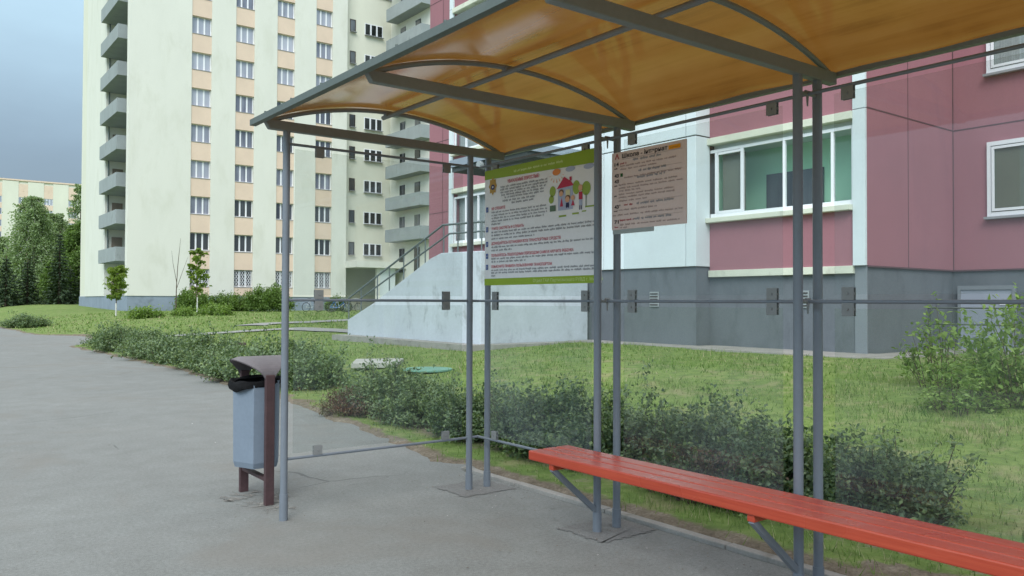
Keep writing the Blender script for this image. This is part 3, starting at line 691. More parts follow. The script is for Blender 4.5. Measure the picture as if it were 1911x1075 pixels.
# hexagonal bucket, wider at the top, rim dipping towards the road
hexa = [(2.012, 5.605), (1.932, 5.80), (2.012, 5.995), (2.195, 5.995), (2.275, 5.80), (2.195, 5.605)]
bk = MB(); cx, cy = 2.104, 5.80
def ring(z, k): return [(cx + (x - cx) * k, cy + (y - cy) * k, z) for x, y in hexa]
lo, mid_, zt = ring(.245, .90), ring(.285, .97), []
for i, (x, y) in enumerate(hexa): zt.append((x, y, {0: .835, 1: .795, 2: .835}.get(i, .86)))
for i in range(6):
    j = (i + 1) % 6
    bk.poly([lo[i], lo[j], mid_[j], mid_[i]]); bk.poly([mid_[i], mid_[j], zt[j], zt[i]])
bk.poly(lo[::-1]); o = bk.build('bucket', M['bin_grey'], lb)
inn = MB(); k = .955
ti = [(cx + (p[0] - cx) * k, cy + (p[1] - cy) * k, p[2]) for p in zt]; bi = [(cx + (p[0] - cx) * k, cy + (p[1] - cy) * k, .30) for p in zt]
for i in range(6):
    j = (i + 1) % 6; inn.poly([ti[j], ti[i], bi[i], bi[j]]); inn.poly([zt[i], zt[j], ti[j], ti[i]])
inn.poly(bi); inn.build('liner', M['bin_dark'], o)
# black bag folded over the rim, bulging on the road side
bg = MB(); NB = 36; rows = []
for q, (k, dz) in enumerate(((1.00, -.022), (1.02, -.014), (1.025, .000), (1.00, .012), (.95, .017), (.80, .005))):
    row = []
    for i in range(NB):
        a = 2 * math.pi * i / NB; sx, sy = math.cos(a), math.sin(a)
        f = i / NB * 6; hx = [(hexa[n][0] - cx, hexa[n][1] - cy) for n in (4, 3, 2, 1, 0, 5)]
        a6 = math.atan2(sy * .195, sx * .172); rr = 1.0 / max(abs(sx) ** 3 / .172 ** 3 + abs(sy) ** 3 / .198 ** 3, 1e-9) ** (1 / 3)
        zz = .850 - .030 * max(0, -sx) + dz * (1 + .8 * max(0, -sx)) + .007 * math.sin(5 * a + 2 * q)
        kk = k + .012 * math.sin(7 * a + q) + .03 * max(0, -sx) * (1 if q in (1, 2, 3) else 0)
        row.append((cx + sx * rr * kk, cy + sy * rr * kk, zz))
    rows.append(row)
for r0_, r1_ in zip(rows[:-1], rows[1:]):
    for i in range(NB): bg.poly([r0_[i], r0_[(i + 1) % NB], r1_[(i + 1) % NB], r1_[i]], True)
bg.build('bag', M['bin_dark'], lb)
# arched hood: wide at the crown, narrowing to the posts
hd = MB(); N = 24; rows = []
for i in range(N + 1):
    a = math.pi * i / N; yy = cy - math.cos(a) * .262; zz = .885 + math.sin(a) ** .8 * .138
    w = math.sin(a) ** 1.15
    xl, xr = xc - .036 - .140 * w, xc + .036 + .150 * w
    rows.append([(xl + (xr - xl) * q / 6, yy, zz - .018 * w * (1 if q == 0 else 0)) for q in range(7)])
for dz, flip in ((0, False), (-.006, True)):
    for r0, r1 in zip(rows[:-1], rows[1:]):
        for q in range(6):
            p = [r0[q], r0[q + 1], r1[q + 1], r1[q]]; p = [(x, cy + (y - cy) * (1 if not flip else .985), z + dz) for x, y, z in p]
            hd.poly(p if flip else p[::-1], True)
hd.build('hood', M['hood_steel'], lb)

exec_late = []
# ------------------------------------------------------------------ cream apartment tower
tw = thing('apartment_tower', 'tall cream apartment tower with peach window strips and grey concrete balconies', 'apartment building', (22, 70, .6))
XL = [18.106 + 3.389 * c for c in range(4)]; WW = 1.50; ZS = 2.546; ST = 2.8; ZT = 32.0
w = MB()
w.box(15.4, 64.97, 1.78, 31.14, 84.0, ZT)                                   # core behind the front
edges = [13.655] + [e for x in XL for e in (x, x + WW)] + [31.14]
for a, b in zip(edges[0::2], edges[1::2]): w.box(a, 64.60, 1.78, b, 64.969, ZT)
w.box(13.655, 64.97, 1.78, 13.95, 65.3, ZT)
w.box(13.64, 72.6, 1.78, 15.399, 80.9, ZT)
w.build('wall', M['cream'], tw)
MB().box(13.78, 80.91, 1.78, 15.399, 84.0, ZT).build('end_wall', M['cream_dark'], tw)
pl = MB().box(13.70, 64.66, -.2, 31.10, 84, 1.779).build('plinth', M['tower_plinth'], tw)
SPM = MB().box(.001, 0, 0, WW - .001, .308, ST - 1.36).mesh('spandrel', M['peach'])
for x in XL:
    MB().box(x + .001, 64.66, 1.785, x + WW - .001, 64.968, ZS).build('spandrel', M['peach'], tw)
    for k in range(10): inst('spandrel', SPM, tw, (x, 64.66, ZS + 1.36 + ST * k))
def window_meshes(wd, hg, bars, fr=.055, depth=.07, sill_over=.04):
    """frame with uprights, one pane sheet and a tin sill, facing -Y, lower left corner at the origin"""
    f = MB()
    f.box(0, 0, 0, fr, depth, hg).box(wd - fr, 0, 0, wd, depth, hg).box(fr, 0, 0, wd - fr, depth, fr).box(fr, 0, hg - fr, wd - fr, depth, hg)
    for b in bars: f.box(b - fr * 1.2, .003, fr, b + fr * 1.2, depth - .003, hg - fr)
    p = MB().poly([(fr, depth * .6, fr), (wd - fr, depth * .6, fr), (wd - fr, depth * .6, hg - fr), (fr, depth * .6, hg - fr)])
    s = MB().box(-sill_over * .4, -.26, -.045, wd + sill_over * .4, -.001, -.004)
    return f, p, s
f, p, s = window_meshes(1.50, 1.36, (.50, 1.0), .05)
TWF, TWP, TWS = f.mesh('window', M['frame_white']), p.mesh('pane', M['pane']), s.mesh('sill', M['sill'])
TWPD = p.mesh('pane', M['pane_dark'])
gr = MB()
for i in range(3):
    x0 = .06 + .5 * i
    for k in range(4):
        for q in range(2):
            cxg, czg = x0 + .10 + .19 * q, .22 + .30 * k
            for a in range(8):
                t0, t1 = a * math.pi / 4, (a + 1) * math.pi / 4
                gr.bar((cxg + .085 * math.cos(t0), -.05, czg + .13 * math.sin(t0)), (cxg + .085 * math.cos(t1), -.05, czg + .13 * math.sin(t1)), .025, .025, (0, 1, 0))
TWG = gr.mesh('grille', M['frame_white'])
def add_window(root, F_, P_, S_, at, G_=None):
    o = inst('window', F_, root, at); inst('pane', P_, o, at)
    if S_: inst('sill', S_, o, at)
    if G_: inst('grille', G_, o, at)
    return o
for c, x in enumerate(XL):
    for k in range(10):
        dark = k <= 1 or (k == 2 and c % 2)
        add_window(tw, TWF, TWPD if dark else TWP, TWS, (x, 64.88, ZS + ST * k), TWG if k == 0 else None)
# balconies on the road side, in the recess beside the corner
bal = MB(); bx0, bx1, by0, by1 = 13.2, 15.39, 66.3, 72.65
bal.box(bx0, by0, 0, bx1, 72.59, .14).box(bx0, by0, .14, bx0 + .10, by1, 1.06).box(bx0 + .10, by0, .14, bx1, by0 + .10, 1.06).box(bx0 + .10, 72.60, .14, 13.63, by1, 1.06)
BALM = bal.mesh('balcony', M['balcony'])
dm = MB().box(14.15, 72.52, .16, 14.95, 72.598, 2.2).mesh('balcony_door', M['balcony_wood'])
bw = MB().box(15.33, 67.6, .7, 15.398, 69.0, 2.1).box(15.33, 70.0, .16, 15.398, 70.8, 2.15).mesh('balcony_window', M['pane_dark'])
dp = MB().tube((13.85, 72.5, 0), (13.85, 72.5, 2.66), .05, seg=8).mesh('drain_pipe', M['rail_green'])
for k in range(10):
    z = 4.40 + ST * k
    inst('balcony', BALM, tw, (0, 0, z)); inst('balcony_door', dm, tw, (0, 0, z)); inst('balcony_window', bw, tw, (0, 0, z)); inst('drain_pipe', dp, tw, (0, 0, z + .14))
inst('balcony_door', dm, tw, (0, 0, 1.7)); inst('balcony_window', bw, tw, (0, 0, 1.7))
# stair section, set back
YR = 65.6
r = MB(); r.box(31.145, YR, 4.86, 36.0, 84, 28.9); r.build('stair_wall', M['cream_dark'], tw)
MB().box(31.145, YR - .12, 28.9, 36.0, 84, 29.05).build('roof_edge', M['sill'], tw)
f, p, s = window_meshes(1.80, 1.08, (.60, 1.2), .06); SWF, SWP, SWS = f.mesh('window', M['frame_white']), p.mesh('pane', M['pane_dark']), s.mesh('sill', M['sill'])
f, p, s = window_meshes(.55, 1.12, (), .05); NWF, NWP, NWS = f.mesh('window', M['dark_wood']), p.mesh('pane', M['pane_dark']), s.mesh('sill', M['sill'])
for k in range(8):
    add_window(tw, SWF, SWP, SWS, (33.28, YR - .05, 5.52 + 2.82 * k)); add_window(tw, NWF, NWP, NWS, (31.85, YR - .05, 5.55 + 2.82 * k))
MB().box(31.15, 62.6, 4.33, 37.2, 65.59, 4.88).build('entrance_canopy', M['cream'], tw)
MB().box(31.2, 66.8, .3, 36.0, 67.0, 4.86).build('entrance_back_wall', M['cream_dark'], tw)
MB().box(33.35, 63.1, .3, 33.65, 63.4, 4.32).build('entrance_column', M['cream'], tw)
MB().box(33.66, 63.2, .3, 35.2, 63.3, 4.32).build('entrance_screen', M['white_wall'], tw)
MB().box(35.3, 66.2, .6, 36.0, 66.75, 3.0).build('entrance_door', M['dark_wood'], tw)
# side wing with balconies, facing the road
MB().box(35.95, 58.25, .3, 46, 84, 33.5).build('side_wall', M['cream'], tw)
sb = MB(); x0, x1, a, b = 34.8, 35.94, 58.3, 64.4
sb.box(x0, a, 0, x1, b, .14).box(x0, a, .14, x0 + .09, b, 1.1).box(x0 + .09, a, .14, x1, a + .09, 1.1).box(x0 + .09, b - .09, .14, x1, b, 1.1)
SBM = sb.mesh('balcony', M['balcony'])
sd = MB().box(35.86, 60.3, .15, 35.948, 61.1, 2.25).box(35.86, 62.9, .15, 35.948, 63.7, 2.25).mesh('balcony_door', M['pane_dark'])
for k in range(-1, 9):
    z = 6.68 + 2.82 * k
    if k >= 0: inst('balcony', SBM, tw, (0, 0, z))
    inst('balcony_door', sd, tw, (0, 0, z))

# ------------------------------------------------------------------ raspberry apartment block
pb = thing('apartment_block', 'raspberry and white panel apartment block with a grey plinth and glazed loggias', 'apartment building', (18, 10, .5))
ZP, HT = 2.10, 27.3; LEV = [2.10 + 2.8 * k for k in range(4)]; TOPZ = 2.10 + 2.8 * 4
pw = MB()
pw.box(17.06, -14, ZP, 27, 27.9, HT)                                         # set-back wings and core
pw.box(13.76, 7.66, ZP, 17.059, 7.90, HT); pw.box(13.76, 21.05, ZP, 17.059, 21.26, HT)
pw.box(13.76, 7.901, TOPZ, 17.059, 11.15, HT); pw.box(13.76, 17.77, TOPZ, 17.059, 21.049, HT)
pw.build('wall', M['pink'], pb)
cw = MB()
for z0, z1 in [(ZP, 4.90)] + [(4.915 + 2.8 * k, 4.90 + 2.8 * (k + 1)) for k in range(8)]:
    cw.box(13.705, 7.66, z0, 13.759, 7.899, z1); cw.box(13.705, 21.051, z0, 13.759, 21.26, z1)
cw.build('corner_column', M['white_wall'], pb)
gp = MB(); gp.box(17.10, -14, -.1, 27, 27.8, ZP - .001); gp.box(13.80, 7.70, -.1, 17.099, 11.2, ZP - .001); gp.box(13.36, 11.19, -.1, 17.099, 17.73, ZP + .068); gp.box(13.80, 17.74, -.1, 17.099, 21.22, ZP - .001)
gp.build('plinth', M['grey_plinth'], pb)
MB().box(13.775, 7.675, .2, 13.799, 7.90, ZP - .001).build('plinth_corner', M['grey_plinth_pale'], pb)
wp = MB(); wp.box(13.34, 11.17, ZP + .07, 17.058, 17.75, HT); wp.build('panel_backing', M['joint'], pb)
pp = MB()
zs = [2.172] + [4.925 + 2.8 * k for k in range(8)] + [HT]
for z0, z1 in zip(zs[:-1], zs[1:]):
    for y0_, y1_ in ((11.15, 11.412), (11.43, 13.90), (13.92, 17.49), (17.51, 17.77)):
        pp.box(13.30, y0_, z0 + .012, 13.339, y1_, z1 - .012)
    pp.box(13.34, 11.15, z0 + .012, 13.758, 11.169, z1 - .012); pp.box(13.34, 17.751, z0 + .012, 13.758, 17.77, z1 - .012)
pp.build('white_panel', M['white_wall'], pb, .008)
# panel joints drawn by thin recessed strips on the pink walls
jt = MB()
for k in range(8):
    z = 4.905 + 2.8 * k; jt.box(13.76, 7.655, z, 17.058, 7.6595, z + .025); jt.box(17.054, -14, z, 17.0595, 7.654, z + .025); jt.box(17.054, 21.27, z, 17.0595, 27.9, z + .025)
jt.box(15.22, 7.654, ZP, 15.235, 7.6594, HT); jt.box(17.052, 26.9, ZP, 17.059, 26.915, HT); jt.box(17.03, 7.65, ZP, 17.054, 7.6588, HT)
jt.box(13.79, 7.65, ZP - .03, 17.09, 7.695, ZP - .002); jt.box(17.05, -14, ZP - .03, 17.095, 7.64, ZP - .002)
jt.build('panel_joint', M['pink_joint'], pb)
def loggia(y0_, y1_, z, green, first):
    MB().box(13.75, y0_ + .001, z, 13.88, y1_ - .001, z + 1.0).build('loggia_parapet', M['pink_face'], pb)
    MB().box(13.60, y0_ + .001, z + 1.0, 13.88, y1_ - .001, z + 1.10).build('loggia_sill', M['cream_band'], pb, .01)
    MB().box(13.66, y0_ + .001, z + 2.65, 13.90, y1_ - .001, z + 2.79).build('lintel', M['cream_band'], pb, .006)
    MB().box(13.90, y0_ + .001, z + 2.55, 17.05, y1_ - .001, z + 2.799).build('loggia_ceiling', M['white_wall'], pb)
    MB().box(13.885, y0_ + .002, z - .0, 17.05, y1_ - .002, z + .05).build('loggia_floor', M['dim_wall'], pb)
    if first: MB().box(13.70, y0_ + .001, z - .14, 13.88, y1_ - .001, z - .001).build('base_band', M['cream_band'], pb, .006)
    L = y1_ - y0_; zb, zt_ = z + 1.105, z + 2.548
    fr = MB(); cuts = [0, .155, .30, .46, .66, .83, 1.0] if not first else [0, .105, .25, .275, .46, .475, 1.0]
    fr.box(13.77, y0_ + .003, zb, 13.83, y1_ - .003, zb + .09).box(13.77, y0_ + .003, zt_ - .06, 13.83, y1_ - .003, zt_)
    ups = (0, .125, .44, .745, .945) if green else (0, .2, .4, .6, .8, .985)
    for u in ups: yy = y0_ + .003 + u * L; fr.box(13.772, yy, zb + .09, 13.828, yy + .055, zt_ - .06)
    if green:                                                            # one sash with its own frame
        a_, b_ = y0_ + L * .755, y0_ + L * .94
        fr.box(13.765, a_ - .05, zb + .09, 13.80, a_, zt_ - .07).box(13.765, b_ - .01, zb + .09, 13.80, b_ + .03, zt_ - .07).box(13.765, a_, zb + .09, 13.80, b_, zb + .14).box(13.765, a_, zt_ - .12, 13.80, b_, zt_ - .07)
    o = fr.build('loggia_window', M['frame_white'], pb)
    MB().poly([(13.80, y0_ + .01, zb + .05), (13.80, y1_ - .01, zb + .05), (13.80, y1_ - .01, zt_ - .03), (13.80, y0_ + .01, zt_ - .03)]).build('pane', M['win_glass'], o)
    bwm = M['green_wall'] if green else M['dim_wall']
    MB().box(14.55, y0_ + .002, z + .05, 14.67, y1_ - .002, z + 2.549).build('loggia_back_wall', bwm, pb)
    MB().box(13.95, y0_ + .001, z + .05, 14.549, y0_ + .02, z + 2.549).box(13.95, y1_ - .02, z + .05, 14.549, y1_ - .001, z + 2.549).build('loggia_side_wall', bwm, pb)
    ym = y0_ + L * .50
    MB().box(14.50, ym - .55, z + .06, 14.549, ym + .75, z + 2.0).build('inner_window', M['pane_dark'], pb)
    if not green: MB().box(13.95, y0_ + .05, z + 1.1, 13.97, y1_ - .05, z + 2.54).build('curtain', M['curtain'], pb)
    else: MB().box(13.90, y0_ + L * .755, zb + .14, 13.915, y0_ + L * .93, zt_ - .12).build('blind', M['blind'], pb)
for k, z in enumerate(LEV):
    loggia(7.90, 11.15, z, k == 0, k == 0); loggia(17.77, 21.05, z, False, k == 0)
# windows in the set-back wall on the right (facing the road)
def side_window(y1_, wd, z, hg, blind):
    y0_ = y1_ - wd
    f = MB(); f.box(17.0, y0_, z, 17.055, y0_ + .07, z + hg).box(17.0, y1_ - .07, z, 17.055, y1_, z + hg).box(17.0, y0_ + .07, z, 17.055, y1_ - .07, z + .08).box(17.0, y0_ + .07, z + hg - .08, 17.055, y1_ - .07, z + hg)
    f.box(17.0, y0_ + wd * .5 - .04, z + .08, 17.055, y0_ + wd * .5 + .04, z + hg - .08)
    f.box(16.985, y0_ + wd * .5 + .06, z + .10, 17.0, y1_ - .09, z + .15).box(16.985, y0_ + wd * .5 + .06, z + hg - .15, 17.0, y1_ - .09, z + hg - .10).box(16.985, y1_ - .14, z + .15, 17.0, y1_ - .09, z + hg - .15)
    o = f.build('window', M['frame_white'], pb)
    MB().poly([(17.03, y0_ + .05, z + .05), (17.03, y1_ - .05, z + .05), (17.03, y1_ - .05, z + hg - .05), (17.03, y0_ + .05, z + hg - .05)]).build('pane', M['win_glass'], o)
    MB().box(17.04, y0_ + .06, z + .06, 17.05, y1_ - .06, z + hg - .06).build('blind' if blind else 'curtain', M['blind'] if blind else M['curtain'], o)
    MB().box(16.93, y0_ - .04, z - .05, 17.054, y1_ + .04, z - .004).build('sill', M['sill'], o)
for k in range(4):
    side_window(7.00, 1.75, 3.12 + 2.8 * k, 1.46, k == 0); side_window(2.2, 1.75, 3.12 + 2.8 * k, 1.46, k % 2 == 0)
# basement hatch door, its frame and the railing of the steps down
d_ = MB().box(17.055, 6.58, .1, 17.095, 7.52, 1.70).build('basement_door', M['door_grey'], pb)
MB().box(17.03, 6.52, 1.70, 17.09, 7.58, 1.78).box(17.03, 7.52, .1, 17.09, 7.58, 1.70).box(17.03, 6.52, .1, 17.09, 6.58, 1.70).build('door_frame', M['grey_plinth_pale'], d_)
MB().box(17.035, 6.64, 1.40, 17.054, 6.80, 1.43).build('handle', M['frame_white'], d_)
for y in (12.35, 8.96):
    xv = 13.355 if y > 11 else 13.795
    v_ = MB().box(xv - .02, y - .13, 1.33, xv, y + .13, 1.66).build('vent_grille', M['balcony'], pb)
    l_ = MB()
    for q in range(5): l_.box(xv - .03, y - .11, 1.36 + .06 * q, xv - .0205, y + .11, 1.385 + .06 * q)
    l_.build('louvre', M['p_black'], v_)
# entrance canopy and its lamp
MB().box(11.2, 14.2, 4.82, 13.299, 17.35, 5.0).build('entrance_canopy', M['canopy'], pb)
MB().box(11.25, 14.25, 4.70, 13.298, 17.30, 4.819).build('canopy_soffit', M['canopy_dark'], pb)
MB().box(13.24, 14.6, 2.3, 13.299, 15.6, 4.5).build('entrance_door', M['dark_wood'], pb)
lp_ = MB().tube((11.15, 16.0, 4.72), (11.55, 16.0, 4.72), .09, .11, 12).build('canopy_lamp', M['balcony'], pb)

# ------------------------------------------------------------------ railing by the basement steps
rb = thing('basement_railing', 'thin pale metal railing in front of the basement door', 'railing', (16.06, 6.8, .55))
o = MB()
for z in (1.03, 1.34): o.tube((16.06, 7.75, z), (16.06, 4.9, z), .016, seg=8)
o.build('rail', M['gutter'], rb)
for y in (7.63, 6.3, 5.0): MB().tube((16.06, y, .5), (16.06, y, 1.34), .018, seg=8).build('post', M['gutter'], rb)

# ------------------------------------------------------------------ entrance stairs with railing
es = thing('entrance_stairs', 'whitewashed concrete entrance stairs with a sloping side wall and green-grey railing', 'stairs', (11.5, 17, .5))
prof = [(14.43, .35), (20.9, .35), (20.9, .905), (19.43, 1.36), (16.5, 2.45), (16.05, 2.555), (14.43, 2.53)]
MB().prism([(10.14, y, z) for y, z in prof], (.22, 0, 0)).build('side_wall', M['stair_wall'], es, .015)
MB().box(10.361, 14.45, .35, 13.295, 14.66, 2.535).build('end_wall', M['stair_wall'], es, .01)
MB().prism([(12.6, y, z) for y, z in [(14.67, .35), (20.9, .35), (20.9, .905), (19.43, 1.36), (16.5, 2.45), (16.05, 2.5), (14.67, 2.5)]], (.2, 0, 0)).build('inner_wall', M['stair_wall'], es)
st_ = MB().box(10.361, 14.661, .35, 12.599, 16.1, 2.12)
for k in range(10): st_.box(10.361, 16.1 + .44 * k, .35, 12.599, 16.1 + .44 * (k + 1), 2.12 - .16 * (k + 1))
st_.build('steps', M['concrete'], es)
for x in (10.25, 12.7):
    top = [(x, 21.1, 1.50), (x, 16.14, 3.22), (x, 14.55, 3.18)]; low_ = [(x, 20.35, 1.50), (x, 15.86, 3.0), (x, 14.55, 2.97)]
    o = MB(); o.tube(top[0], top[1], .026, seg=8).tube(top[1], top[2], .026, seg=8).tube(low_[0], low_[1], .022, seg=8).tube(low_[1], low_[2], .022, seg=8)
    if x < 11: o.tube((x, 14.55, 3.18), (13.28, 14.55, 3.18), .026, seg=8).tube((x, 14.55, 2.97), (13.28, 14.55, 2.97), .022, seg=8)
    o = o.build('railing', M['rail_green'], es)
    for y in (21.05, 20.3, 19.36, 18.71, 17.97, 17.28, 16.93, 16.1, 15.5, 14.9, 14.56):
        zt_ = np.interp(y, [14.55, 16.14, 21.1], [3.18, 3.22, 1.50]); zb_ = np.interp(y, [14.43, 16.05, 16.5, 19.43, 20.9], [2.5, 2.52, 2.42, 1.33, .88])
        MB().tube((x, y, zb_ - .03), (x, y, zt_), .017, seg=6).build('post', M['rail_green'], o)

# ------------------------------------------------------------------ far cream building
fb = thing('distant_apartment_block', 'distant cream apartment block with peach window strips beyond the trees', 'apartment building', (30, 226, 1))
FK = 225 / 175; fz = lambda z: 1.42 + (z - 1.42) * FK
cols = [14.2 * FK + 5.28 * k for k in range(-1, 8)]
fwall = MB().box(5, 225.25, 0, 70, 240, fz(23.55))
prev = 5
for x in cols: fwall.box(prev, 225, 0, x, 225.249, fz(23.45)); prev = x + 1.95
fwall.box(prev, 225, 0, 70, 225.249, fz(23.45))
fwall.build('wall', M['cream_dark'], fb)
MB().box(5, 224.9, fz(23.55), 70, 240, fz(23.55) + .35).build('roof_edge', M['peach'], fb)
f, p, s = window_meshes(1.9, 1.5, (.63, 1.27), .06); FWF, FWP = f.mesh('window', M['frame_white']), p.mesh('pane', M['pane'])
vm = MB().box(.85, -.03, 0, 1.05, 0, .7).mesh('attic_vent', M['peach'])
for x in cols:
    for k in range(10): MB().box(x + .01, 225.06, fz(20.51) + .05 - 2.8 * k, x + 1.94, 225.248, fz(20.51) + 1.3 - 2.8 * k + (1.9 if k == 0 else 0)).build('spandrel', M['peach'], fb)
    inst('attic_vent', vm, fb, (x, 225.05, fz(21.6)))
    for k in range(9): add_window(fb, FWF, FWP, None, (x + .02, 225.12, fz(20.51) - 1.48 - 2.8 * k))

# ------------------------------------------------------------------ plants
def leaf_quads(C, D, N_, L, W):
    """folded diamond leaves: centres C, directions D, normals N_"""
    D = D / np.linalg.norm(D, axis=1, keepdims=True); S = np.cross(D, N_); S /= np.linalg.norm(S, axis=1, keepdims=True) + 1e-9
    U = np.cross(S, D); L = np.asarray(L).reshape(-1, 1); W = np.asarray(W).reshape(-1, 1)
    V = np.stack([C - D * L * .5, C + S * W * .5 + U * W * .18, C + D * L * .5, C - S * W * .5 + U * W * .18], 1).reshape(-1, 3)
    return V, np.arange(len(C) * 4).reshape(-1, 4)
def unit(n, R): v = R.normal(size=(n, 3)); return v / np.linalg.norm(v, axis=1, keepdims=True)

def shrub_mesh(name, a, b, h, shoots, per, ll, mat, seed, spiky=.3, low=.18, dry=False):
    """many leafy shoots rising from a broad base; returns foliage mesh and stem mesh"""
    R = np.random.default_rng(seed)
    d = unit(shoots, R); d[:, 2] = np.abs(d[:, 2]) * .95 + .05
    k = (.72 + .28 * R.random(shoots) ** .6) + spiky * (R.random(shoots) < .16) * R.random(shoots)
    lump = .64 + .60 * vnoise(d[:, 0] * 2 + seed, d[:, 1] * 2, 1.5, seed % 7)
    E = np.stack([a * d[:, 0] * k * lump, b * d[:, 1] * k * lump, h * (low * .4 + (1 - low * .4) * d[:, 2]) * k * lump], 1)
    B0 = np.stack([E[:, 0] * .55 + R.normal(0, .05, shoots) * a, E[:, 1] * .55 + R.normal(0, .05, shoots) * b, np.zeros(shoots)], 1)
    Mid = B0 * .45 + E * .55 + np.stack([R.normal(0, .06 * a, shoots), R.normal(0, .06 * b, shoots), .16 * h * np.ones(shoots)], 1)
    t = .22 + .80 * R.random((shoots, per)) ** .62; t3 = t[..., None]
    Pt = (1 - t3) ** 2 * B0[:, None] + 2 * t3 * (1 - t3) * Mid[:, None] + t3 ** 2 * E[:, None]
    T = 2 * (1 - t3) * (Mid - B0)[:, None] + 2 * t3 * (E - Mid)[:, None]; T = T.reshape(-1, 3); T /= np.linalg.norm(T, axis=1, keepdims=True) + 1e-9
    n = shoots * per; Q = Pt.reshape(-1, 3) + R.normal(0, ll * .75, (n, 3)); Q[:, 2] = np.maximum(Q[:, 2], .015)
    Dl = T * .6 + unit(n, R); Nn = unit(n, R) * .6 + np.array([0, 0, 1.0]) + T * .1
    V, F_ = leaf_quads(Q, Dl, Nn, ll * (.6 + .8 * R.random(n)), ll * (.38 + .4 * R.random(n)))
    fo = arr_mesh(name, V, F_, mat)
    st = MB()
    for i in range(0, shoots, max(1, shoots // 60)):
        pts = [tuple((1 - q) ** 2 * B0[i] + 2 * q * (1 - q) * Mid[i] + q * q * E[i]) for q in (0, .3, .6, .92)]; st.path(pts, [.006, .005, .004, .002], 4)
    return fo, st.mesh('stems', M['bark'])
def put_shrub(label, cat, meshes, x, y, rz=0, s=(1, 1, 1), name='shrub', group=None, sink=.02):
    r_ = thing(name, label, cat, (x, y, float(ground_z(x, y)) - sink), group); r_.rotation_euler = (0, 0, rz); r_.scale = s
    for nm, me_ in zip(('foliage', 'stems'), meshes):
        o = bpy.data.objects.new(nm, me_); COL.objects.link(o); o.parent = r_
    return r_
HV = [shrub_mesh('foliage', .60, .66, .68, 270, 46, .046, M['hedge_leaf'], 11 + k, .50) for k in range(4)]
HG = 'dark green shrubs of the pavement hedge'
near = [(5.05, 9.30, 0, .3, 1.02, 'hedge shrub with a brown dry patch, left of the gap beside the bin'),
        (4.94, 8.15, 1, 2.0, .86, 'rounded tall hedge shrub in front of the pale concrete lid'),
        (4.88, 6.95, 2, .9, .92, 'hedge shrub left of the pair of shelter corner posts'),
        (4.98, 5.85, 3, 4.0, 1.02, 'hedge shrub seen below the left half of the poster'),
        (5.02, 4.95, 0, 3.3, .95, 'hedge shrub directly behind the left end of the red bench'),
        (5.10, 4.12, 1, 5.1, .96, 'hedge shrub below the timetable sign behind the bench'),
        (5.02, 3.45, 2, 2.9, .94, 'hedge shrub behind the bench, left of the right post pair'),
        (5.08, 2.78, 3, 1.2, .82, 'last hedge shrub of the row, right of the right post pair')]
for x, y, v_, rz, s_, lab in near:
    put_shrub(lab, 'shrub', HV[v_], x, y, rz, (s_, s_, s_ * .93), 'hedge_shrub', HG)
HF = [shrub_mesh('foliage', .75, .95, .72, 300, 26, .062, M['hedge_leaf'], 31 + k, .4) for k in range(3)]
far_l = ['first hedge shrub left of the shelter end, right behind the litter bin', 'second hedge shrub behind the litter bin hood', 'hedge shrub just left of the litter bin', 'hedge shrub with bright tips two shrubs left of the bin', 'taller hedge shrub midway along the far hedge', 'hedge shrub in the middle of the far hedge', 'hedge shrub right of the bare sapling along the pavement', 'hedge shrub below the left young maple', 'second shrub from the far end of the hedge', 'outermost hedge shrub by the side path']
for i, y in enumerate((12.55, 13.6, 14.7, 16.1, 17.6, 19.2, 20.9, 22.7, 24.5, 26.3)):
    put_shrub(far_l[i], 'shrub', HF[i % 3], 5.28 + .12 * math.sin(i * 2.1), y, i * 1.3, (1, 1, .92 + .12 * math.sin(i * 1.7)), 'hedge_shrub', HG)
# dry brown twigs in one shrub
dry = shrub_mesh('foliage', .30, .55, .38, 130, 16, .034, M['dry_leaf'], 77)
put_shrub('low brown withered bush at the foot of the hedge by the pavement', 'bush', dry, 4.52, 9.2, .2, (1, 1, 1), 'withered_bush')
dry2 = shrub_mesh('foliage', .26, .55, .40, 110, 16, .034, M['dry_leaf'], 78)
put_shrub('small brown withered bush behind the middle of the red bench', 'bush', dry2, 4.55, 3.7, .2, (1, 1, 1), 'withered_bush')
put_shrub('lone dark shrub on the far lawn at the left picture edge', 'shrub', HF[1], 5.35, 47.8, .5, (1.35, 1.7, .95), 'shrub')
# sprouting leafy bushes on the right of the lawn
lv = shrub_mesh('foliage', .75, .85, 1.05, 120, 30, .075, M['fresh_leaf'], 51, .45, .3)
lv2 = shrub_mesh('foliage', .55, .5, .85, 42, 26, .07, M['fresh_leaf'], 52, .5, .3)
put_shrub('large light green leafy bush on the lawn at the right edge', 'bush', lv, 9.75, 3.55, .4, (1.0, 1.0, 1.12), 'leafy_bush')
put_shrub('loose thin light green bush in front of the basement railing', 'bush', lv2, 10.3, 4.75, .4, (1.1, 1.1, 1.12), 'leafy_bush')
put_shrub('low light green sprouts left of the large leafy bush', 'bush', lv2, 8.9, 3.95, 2.2, (.8, .8, .5), 'leafy_bush')
